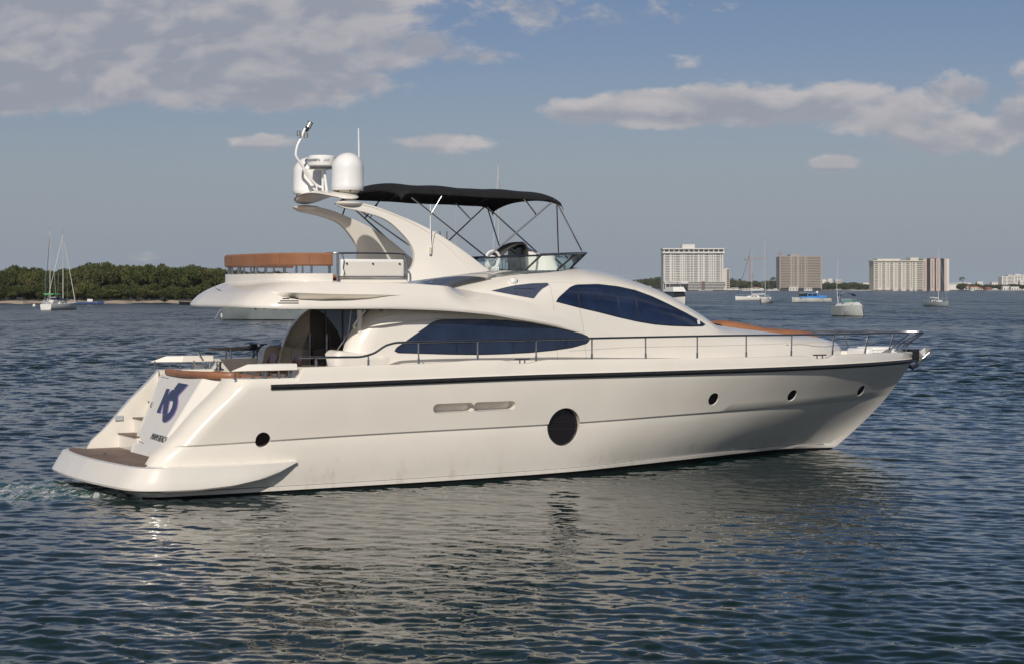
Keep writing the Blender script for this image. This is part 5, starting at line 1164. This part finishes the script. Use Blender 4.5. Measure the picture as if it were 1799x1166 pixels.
for i in range(66):
    px = -70 + i * 9.7 + g.uniform(-5, 5); top = float(np.interp(px, [a for a, _ in HTAB], [b for _, b in HTAB])) + g.uniform(-2.5, 4)
    pale = 140 < px < 200 and i % 2 == 0
    tree(px, 533.0, top, g.uniform(40, 66), CB if pale else CA, 'paler olive green tree among the dark trees of the left shore' if pale else 'dark green broadleaf tree in the dense row behind the left beach', 'pale trees on the left shore' if pale else 'trees along the left shore', g, off=g.uniform(24, 60))
for i in range(46):
    px = -70 + i * 13.6 + g.uniform(-5, 5); 
    if px > 540: continue
    tree(px, 533.0, g.uniform(488, 506), g.uniform(36, 60), CA, 'low dark green bush at the foot of the left shore trees', 'low bushes behind the left beach', g, off=g.uniform(14, 22), name='shore_bush')
# far shore trees
def palm_mesh(seed):
    g_ = np.random.default_rng(seed); v = []; f = []
    for k in range(13):
        a = k * .4833 + g_.uniform(-.1, .1); el = g_.uniform(-.2, .9)
        for j in range(6):
            u = j / 6; x = math.cos(a); y = math.sin(a); r0 = .30 * u; r1 = .30 * (u + .2); z0 = 1 + .12 * math.sin(el) * u * 2 - .30 * u * u; z1 = 1 + .12 * math.sin(el) * (u + .17) * 2 - .30 * (u + .17) ** 2; b = len(v)
            v += [(x * r0 - y * .03, y * r0 + x * .03, z0 - .02), (x * r1 - y * .02, y * r1 + x * .02, z1 - .02), (x * r1 + y * .02, y * r1 - x * .02, z1), (x * r0 + y * .03, y * r0 - x * .03, z0)]; f.append((b, b + 1, b + 2, b + 3))
    me = bpy.data.meshes.new('crown'); me.from_pydata(v, [], f); me.materials.append(M_leafP)
    m = MB().tube([(0, 0, -.1), (.03, 0, .5), (.0, 0, 1.0)], .02, 6, r2=.013); m2 = bpy.data.meshes.new('trunk'); m2.from_pydata(m.v, [], m.f); m2.materials.append(M_bark); return me, m2
PM = [palm_mesh(k) for k in range(3)]
FT = [(1090, 494), (1120, 489), (1140, 487), (1160, 487), (1190, 492), (1230, 495), (1270, 491), (1300, 492), (1330, 493), (1360, 492), (1395, 497), (1430, 498), (1450, 496), (1470, 497), (1487, 494), (1500, 494), (1520, 500), (1560, 503), (1600, 503), (1660, 503), (1680, 498), (1720, 499), (1740, 500), (1770, 499), (1799, 499), (1900, 498)]
for i in range(124):
    px = 1088 + i * 6.1 + g.uniform(-4, 4); 
    if 1535 < px < 1668 and i % 4: continue
    top = float(np.interp(px, [a for a, _ in FT], [b for _, b in FT])) + g.uniform(-1, 3); seg = 'left of the white tower' if px < 1170 else 'between the white and brown towers' if px < 1370 else 'between the brown and cream towers' if px < 1530 else 'right of the pink tower' if px > 1660 else 'at the foot of the cream and pink towers'
    tree(px, 511.3, top - 1.5, g.uniform(20, 34), CF, 'distant dark tree on the far shore, ' + seg, 'far shore trees ' + seg, g, off=g.uniform(40, 200))
for i, px in enumerate((1153, 1158, 1206, 1214, 1222, 1228, 1240, 1262, 1286, 1291, 1299, 1352, 1358, 1372, 1560, 1578, 1690)):
    p = at(px, 511.3); p = p + p.normalized() * 15; ht = hz(0, g.uniform(488, 497), p.y); seg = 'left of the white tower' if px < 1170 else 'in front of the white tower' if px < 1272 else 'between the white and brown towers' if px < 1400 else 'near the cream and pink towers'
    r = empty('palm_tree', (p.x, p.y, 1), g.uniform(0, 6), 'distant palm tree on the far shore, ' + seg, 'palm tree', 'far shore palms ' + seg)
    for q, nm in zip(PM[i % 3], ('crown', 'trunk')): c = bpy.data.objects.new(nm, q); COL.objects.link(c); c.parent = r; c.scale = (ht * .9, ht * .9, ht)
# ---------------------------------------------------------------- far towers and houses
M_tw = mat('tower_white', (.66, .65, .61), .8, var=.04, vscale=.05); M_tg = mat('tower_glass', (.05, .055, .06), .3, var=.3, vscale=.15); M_tb = mat('tower_tan', (.37, .33, .29), .85, var=.06, vscale=.05); M_tc = mat('tower_cream', (.60, .57, .49), .8, var=.04, vscale=.05); M_tp = mat('tower_pink', (.54, .44, .39), .8, var=.04, vscale=.05); M_tgl = mat('tower_grey_glass', (.14, .16, .17), .3, var=.3, vscale=.2); M_roof = mat('terracotta_roof', (.36, .13, .07), .8, var=.2, vscale=.2)
def tower(name, x0, x1, top, base, d, depth, label, body_m, glass_m, slabs, piers, pier_m, slab_m, solid=(), roof=(), hdg=0.0, slab_out=.9, slabh=.9, cap=None):
    """block of flats: dark glazed core, floor slabs, vertical piers, solid wall strips, roof boxes, all in picture-scaled metres"""
    k = d / F; w = (x1 - x0) * k; cx = ((x0 + x1) / 2 - CX) * k; hb = hz(0, base, d); ht = hz(0, top, d)
    r = empty(name, (cx, d, 0), hdg, label, 'building'); X = lambda px: (px - (x0 + x1) / 2) * k
    MB().box((-w / 2 + .6, 1.6, 0), (w / 2 - .6, depth, ht - .3)).build('glazed_wall', glass_m, r, smooth=False)
    MB().box((w / 2 - .6, 1.0, 0), (w / 2, depth, ht)).build('side_wall', body_m, r, smooth=False); MB().box((-w / 2, 1.0, 0), (-w / 2 + .6, depth, ht)).build('side_wall', body_m, r, smooth=False); MB().box((-w / 2 + .6, depth, 0), (w / 2 - .6, depth + .6, ht)).build('rear_wall', body_m, r, smooth=False)
    n = slabs
    for i in range(n + 1):
        z = hb + (ht - hb) * i / n; MB().box((-w / 2 + .1, .6 - slab_out * .3, z - slabh / 2), (w / 2 - .1, 1.75, z + slabh / 2)).build('floor_slab', slab_m, r, smooth=False)
    for (a, b) in piers: MB().box((X(a), -.35, 0 if base > 505 else hb - 2), (X(b), 1.7, ht + .3)).build('pier', pier_m, r, smooth=False)
    for (a, b) in solid: MB().box((X(a), .15, 0), (X(b), 1.68, ht + .1)).build('wall_strip', body_m, r, smooth=False)
    for (a, b, zt_, mm) in roof: MB().box((X(a), 2.5, ht - .2), (X(b), depth - 2, hz(0, zt_, d))).build('roof_block', mm, r, smooth=False)
    if cap: MB().box((-w / 2 - 1.2, -1.6, ht - .5), (w / 2 + 1.2, depth + 1, ht + cap)).build('roof_cornice', slab_m, r, smooth=False)
    return r, X, k
d1 = 2300.0
P1 = []; 
for a, b in ((1167, 1168.5), (1176.5, 1180), (1182.5, 1184), (1186, 1187), (1194.5, 1196), (1197.5, 1200), (1201.5, 1203), (1205, 1206), (1212, 1213.2), (1217.5, 1219), (1226, 1229), (1232, 1233), (1235, 1238), (1245, 1247), (1248.5, 1250.5), (1252.5, 1254.5), (1256.5, 1258), (1265, 1266.5), (1268.5, 1270.5)): P1.append((a, b))
r, X, k = tower('apartment_tower', 1165.5, 1271, 443.5, 494, d1, 38, 'tall white apartment tower of many vertical piers, leftmost and biggest on the far shore', M_tw, M_tg, 17, P1, M_tw, M_tw, roof=((1199, 1221, 429.5, M_tw),), slabh=1.15)
MB().box((X(1163.5), -2.5, hz(0, 445.5, d1)), (X(1273), 2.4, hz(0, 443, d1))).build('cornice_band', M_tw, r); MB().box((X(1164), -2.0, hz(0, 438.5, d1)), (X(1272.5), 39, hz(0, 436.5, d1))).build('roof_cornice', M_tw, r); MB().box((X(1166), 1.0, hz(0, 443.2, d1)), (X(1271), 37, hz(0, 438.3, d1))).build('penthouse', M_tg, r)
for q in range(13): x = 1166 + q * 8.7; MB().box((X(x), -.5, hz(0, 443, d1)), (X(x + 1.6), 1.1, hz(0, 438.4, d1))).build('penthouse_pier', M_tw, r)
# podium
rp = empty('parking_podium', (X(1245) + (1218.25 - CX) * k, d1 - 30, 0), 0, 'low white terraced parking podium at the foot of the white tower', 'building')
for q in range(6): MB().box((-19 - 10, 0, 1.2 + q * 1.9), (19 - 2, 20, 1.95 + q * 1.9)).build('deck_slab', M_tw, rp, smooth=False)
MB().box((-28, 1.2, 0), (16, 19, 11.5)).build('parking_wall', M_tg, rp, smooth=False); MB().box((-12, -.6, 0), (-8, .9, 12)).build('stair_wall', mat('brown_wall', (.16, .11, .10), .8), rp, smooth=False); MB().box((-58, 2, 9), (-28, 20, 12)).build('terrace', M_tw, rp, smooth=False)
tower('slab_building', 1270.5, 1282, 474, 508, 2500, 20, 'narrow cream block just right of the big white tower', M_tc, M_tg, 9, (), M_tc, M_tc, solid=((1270.5, 1277),), roof=((1272, 1280, 472, M_tc),))
piers2 = [(1370, 1371.5), (1388.5, 1391.5), (1393.5, 1395), (1400, 1404), (1407.5, 1408.5), (1413.5, 1416), (1417.5, 1418.5), (1441.5, 1443.8)]
r, X, k = tower('apartment_tower', 1369.5, 1444.5, 451, 505, 2350, 30, 'tan brown apartment tower of horizontal balconies, in the middle of the far shore', M_tb, M_tg, 19, piers2, M_tb, M_tb, roof=((1389, 1408, 447.5, M_tb),), slabh=1.35)
piers3 = []; x = 1535.2
sol3 = [(1542.5, 1550), (1556.5, 1564), (1570, 1578), (1584, 1592), (1598, 1604), (1607, 1611)]
r, X, k = tower('apartment_tower', 1535, 1622, 459, 508, 2350, 30, 'cream apartment tower with grey window bays, left of the pink tower', M_tc, M_tgl, 15, ((1535, 1536.2), (1555, 1556), (1569, 1570), (1583, 1584)), M_tw, M_tc, solid=sol3, roof=((1542, 1582, 455, M_tc), (1600, 1614, 453, M_tc)), slabh=1.2, cap=.8)
for (a, b) in sol3[:5]:
    for q in range(14):
        z = 4 + q * 2.35 * 1.02; o = MB().box((X((a + b) / 2 - .9), .09, z + 1), (X((a + b) / 2 + .9), .16, z + 2.2)).build('window', M_tgl, r, smooth=False)
sol4 = [(1622, 1627), (1634.5, 1642), (1644.5, 1651), (1659, 1667.5)]
r, X, k = tower('apartment_tower', 1622.5, 1667.5, 455, 508, 2360, 28, 'pink apartment tower with dark window bays, right of the cream tower', M_tp, M_tg, 18, ((1626.5, 1628), (1651, 1652)), M_tp, M_tg, solid=sol4, roof=((1634, 1655, 453.8, M_roof),), slabh=.6)
MB().box((X(1663.5), -.05, 0), (X(1667.4), .14, hz(0, 455, 2360))).build('white_corner_strip', M_tw, r, smooth=False)
for (a, b) in ((1622, 1627), (1634.5, 1642), (1644.5, 1651)):
    for q in range(12): z = 3 + q * 3.0; MB().box((X((a + b) / 2 - .7), .09, z + 1), (X((a + b) / 2 + .7), .15, z + 2.4)).build('window', M_tg, r, smooth=False)
r = empty('hangar', ((1683 - CX) * 2500 / F, 2500, 0), 0, 'long low white building with a vaulted roof right of the pink tower', 'building')
MB().box((-13, 0, 0), (13, 20, 9.3)).build('wall', M_tw, r, smooth=False); MB().prism([(-13.5, -1, 9.4), (13.5, -1, 9.4), (13.5, -1, 11.2), (10, -1, 11.8), (-4, -1, 11.0), (-13.5, -1, 10.6)], (0, 22, 0)).build('roof', mat('pale_metal_roof', (.45, .5, .5), .5), r, smooth=False)
tower('condominium', 1760, 1782, 486.5, 506, 2700, 20, 'pale grey condominium at the right edge, left of its twin', M_tw, M_tgl, 8, ((1760, 1762), (1768, 1770)), M_tw, M_tw, slabh=1.2)
tower('condominium', 1771, 1815, 484, 506, 2760, 20, 'long pale condominium cut by the right edge of the photo', M_tw, M_tgl, 8, tuple((1772 + q * 5, 1773.3 + q * 5) for q in range(8)), M_tw, M_tw, slabh=1.2, roof=((1784, 1794, 482, M_tw),))
# low houses along the waterfront
HS_ = [(1118, 9, 502, 0, 'white'), (1136, 16, 503, 0, 'white'), (1172, 10, 504, 0, 'grey'), (1228, 12, 507, 0, 'white'), (1292, 9, 506, 0, 'white'), (1311, 16, 507, 0, 'pale'), (1330, 10, 505, 1, 'white'), (1377, 14, 500, 0, 'grey'), (1394, 16, 504, 0, 'white'), (1404, 10, 503, 1, 'white'), (1420, 14, 506, 0, 'white'), (1447, 10, 491, 0, 'white'), (1458, 8, 490, 0, 'white'), (1473, 12, 491.5, 0, 'grey'), (1523, 13, 497, 0, 'white'), (1531, 7, 497, 0, 'grey'), (1545, 9, 507, 0, 'white'), (1702, 7, 502, 1, 'pale'), (1712, 14, 503, 1, 'cream'), (1722, 8, 505, 1, 'cream'), (1738, 10, 505, 1, 'brick'), (1703, 6, 497, 0, 'white'), (1722, 10, 495, 0, 'white'), (1748, 11, 496, 0, 'white'), (1768, 12, 503, 0, 'white'), (1783, 14, 504, 0, 'white'), (1780, 16, 496, 0, 'cream'), (1796, 8, 493, 0, 'white')]
cols = {'white': M_tw, 'grey': mat('house_grey', (.4, .4, .38), .8), 'pale': mat('house_pale', (.5, .48, .43), .8), 'cream': M_tc, 'brick': mat('house_brick', (.33, .17, .11), .8)}
for i, (px, w, top, red, cn) in enumerate(HS_):
    dd = 2320 + (i * 37) % 90 if top > 498 else 2750; k = dd / F; ht = hz(0, top, dd); seg = 'left of the white tower' if px < 1170 else 'at the foot of the white tower' if px < 1275 else 'between the white and brown towers' if px < 1370 else 'at the foot of the brown tower' if px < 1440 else 'between the brown and cream towers' if px < 1540 else 'by the cream tower' if px < 1600 else 'between the pink tower and the right edge'
    r = empty('waterfront_house', ((px - CX) * k, dd, 0), 0, f"low {cn} {'red' if red else 'flat'} roofed house {seg}", 'house', f"low {cn} {'red' if red else 'flat'} roofed houses {seg}")
    w2 = w * k / 2; MB().box((-w2, 0, 0), (w2, 9, ht - (1.4 if red else .5))).build('wall', cols[cn], r, smooth=False)
    if red: MB().add([(-w2 - .5, -.6, ht - 1.4), (w2 + .5, -.6, ht - 1.4), (w2 + .5, 9.6, ht - 1.4), (-w2 - .5, 9.6, ht - 1.4), (-w2 * .6, 4.5, ht), (w2 * .6, 4.5, ht)], [(0, 1, 5, 4), (2, 3, 4, 5), (1, 2, 5), (3, 0, 4), (0, 3, 2, 1)]).build('roof', M_roof, r, smooth=False)
    else: MB().box((-w2 - .4, -.5, ht - .5), (w2 + .4, 9.4, ht)).build('roof', M_tw, r, smooth=False)
    nw = max(2, int(w2 * 2 / 3.2)); nf = max(1, int((ht - 1.5) / 3.2))
    if nf > 2: nf = 2
    for q in range(nw):
        for f_ in range(nf): x = -w2 + (q + .5) * 2 * w2 / nw; z = max(1.6, ht - 4.6 - f_ * 3.1); MB().box((x - .7, -.06, z), (x + .7, .05, z + 1.5)).build('window', M_tg, r, smooth=False)
# moored boats along the far quay
g = np.random.default_rng(9)
protoq = None
for i in range(26):
    px = (1122, 1131, 1143, 1209, 1246, 1258, 1283, 1296, 1303, 1309, 1318, 1326, 1334, 1340, 1352, 1361, 1383, 1391, 1400, 1409, 1417, 1424, 1433, 1545, 1790, 1797)[i]
    p = at(px, 511.4); p = p - p.normalized() * 12
    if protoq is None:
        protoq = empty('quay_boat', p, 0, 'x', 'boat', 'g'); small_hull(11, 3.4, 1.3, .3, protoq); MB().box((-3, -1.3, 1.3), (2, 1.3, 3.0)).build('cabin', M_bwhite, protoq, bevel=.2); MB().box((-2.6, -1.33, 2.0), (1.6, 1.33, 2.6)).build('window_band', M_bglass, protoq); r = protoq
    else: r = copy_tree(protoq)
    seg = 'left of the white tower' if px < 1170 else 'in front of the white tower' if px < 1275 else 'between the white and brown towers' if px < 1370 else 'in front of the brown tower' if px < 1440 else 'near the right edge and cream tower'
    r.location = (p.x, p.y, 0); r.rotation_euler = (0, 0, g.uniform(0, 6.28)); s_ = g.uniform(.7, 1.25); r.scale = (s_, s_, s_); r['label'] = 'tiny white boat moored along the far quay, ' + seg; r['group'] = 'boats at the far quay ' + seg
# cranes
def crane(px, top, d, j0, j1, jy, label):
    k = d / F; r = empty('tower_crane', ((px - CX) * k, d, 0), 0, label, 'crane'); M_c = mat('crane_paint', (.42, .26, .2), .7); ht = hz(0, top, d); hj = hz(0, jy, d)
    MB().tube([(0, 0, 0), (0, 0, ht)], .8, 4).build('crane_mast', M_c, r); MB().tube([((j0 - px) * k, 0, hj - .3), ((j1 - px) * k, 0, hj + 1.0)], .55, 4).build('jib', M_c, r); MB().box(((j0 - px) * k, -1, hj - 2), ((j0 - px) * k + 3, 1, hj)).build('counterweight', M_grey, r); MB().tube([((j0 - px) * k, 0, hj), (0, 0, ht), ((j1 - px) * k * .7, 0, hj + .8)], .12, 4).build('tie_bar', M_c, r)
crane(1316.5, 450, 2900, 1307, 1346, 455.5, 'faint tan tower crane with a long jib behind the moored sailboats'); crane(1371, 440, 2900, 1366.5, 1375, 445.5, 'small tower crane above the left corner of the brown tower'); crane(1321.5, 479, 2900, 1319, 1325, 484, 'short reddish crane low behind the moored sailboats')
# ================================================================== haze: one closed box of thin air, sky wholly outside it
hb = MB().box((-1700, -220, -1.6), (1900, 3100, 84)).build('haze', None, None, smooth=False)
hm = bpy.data.materials.new('thin_sea_haze'); hm.use_nodes = True; w = NT(hm.node_tree); w.n.clear(); o_ = w.new('ShaderNodeOutputMaterial'); pv = w.new('ShaderNodeVolumePrincipled')
pv.inputs['Color'].default_value = (.86, .90, .96, 1); pv.inputs['Density'].default_value = .00007; pv.inputs['Anisotropy'].default_value = .2; w.l.new(pv.outputs[0], o_.inputs['Volume'])
hb.data.materials.clear(); hb.data.materials.append(hm); tag(hb, kind='stuff')
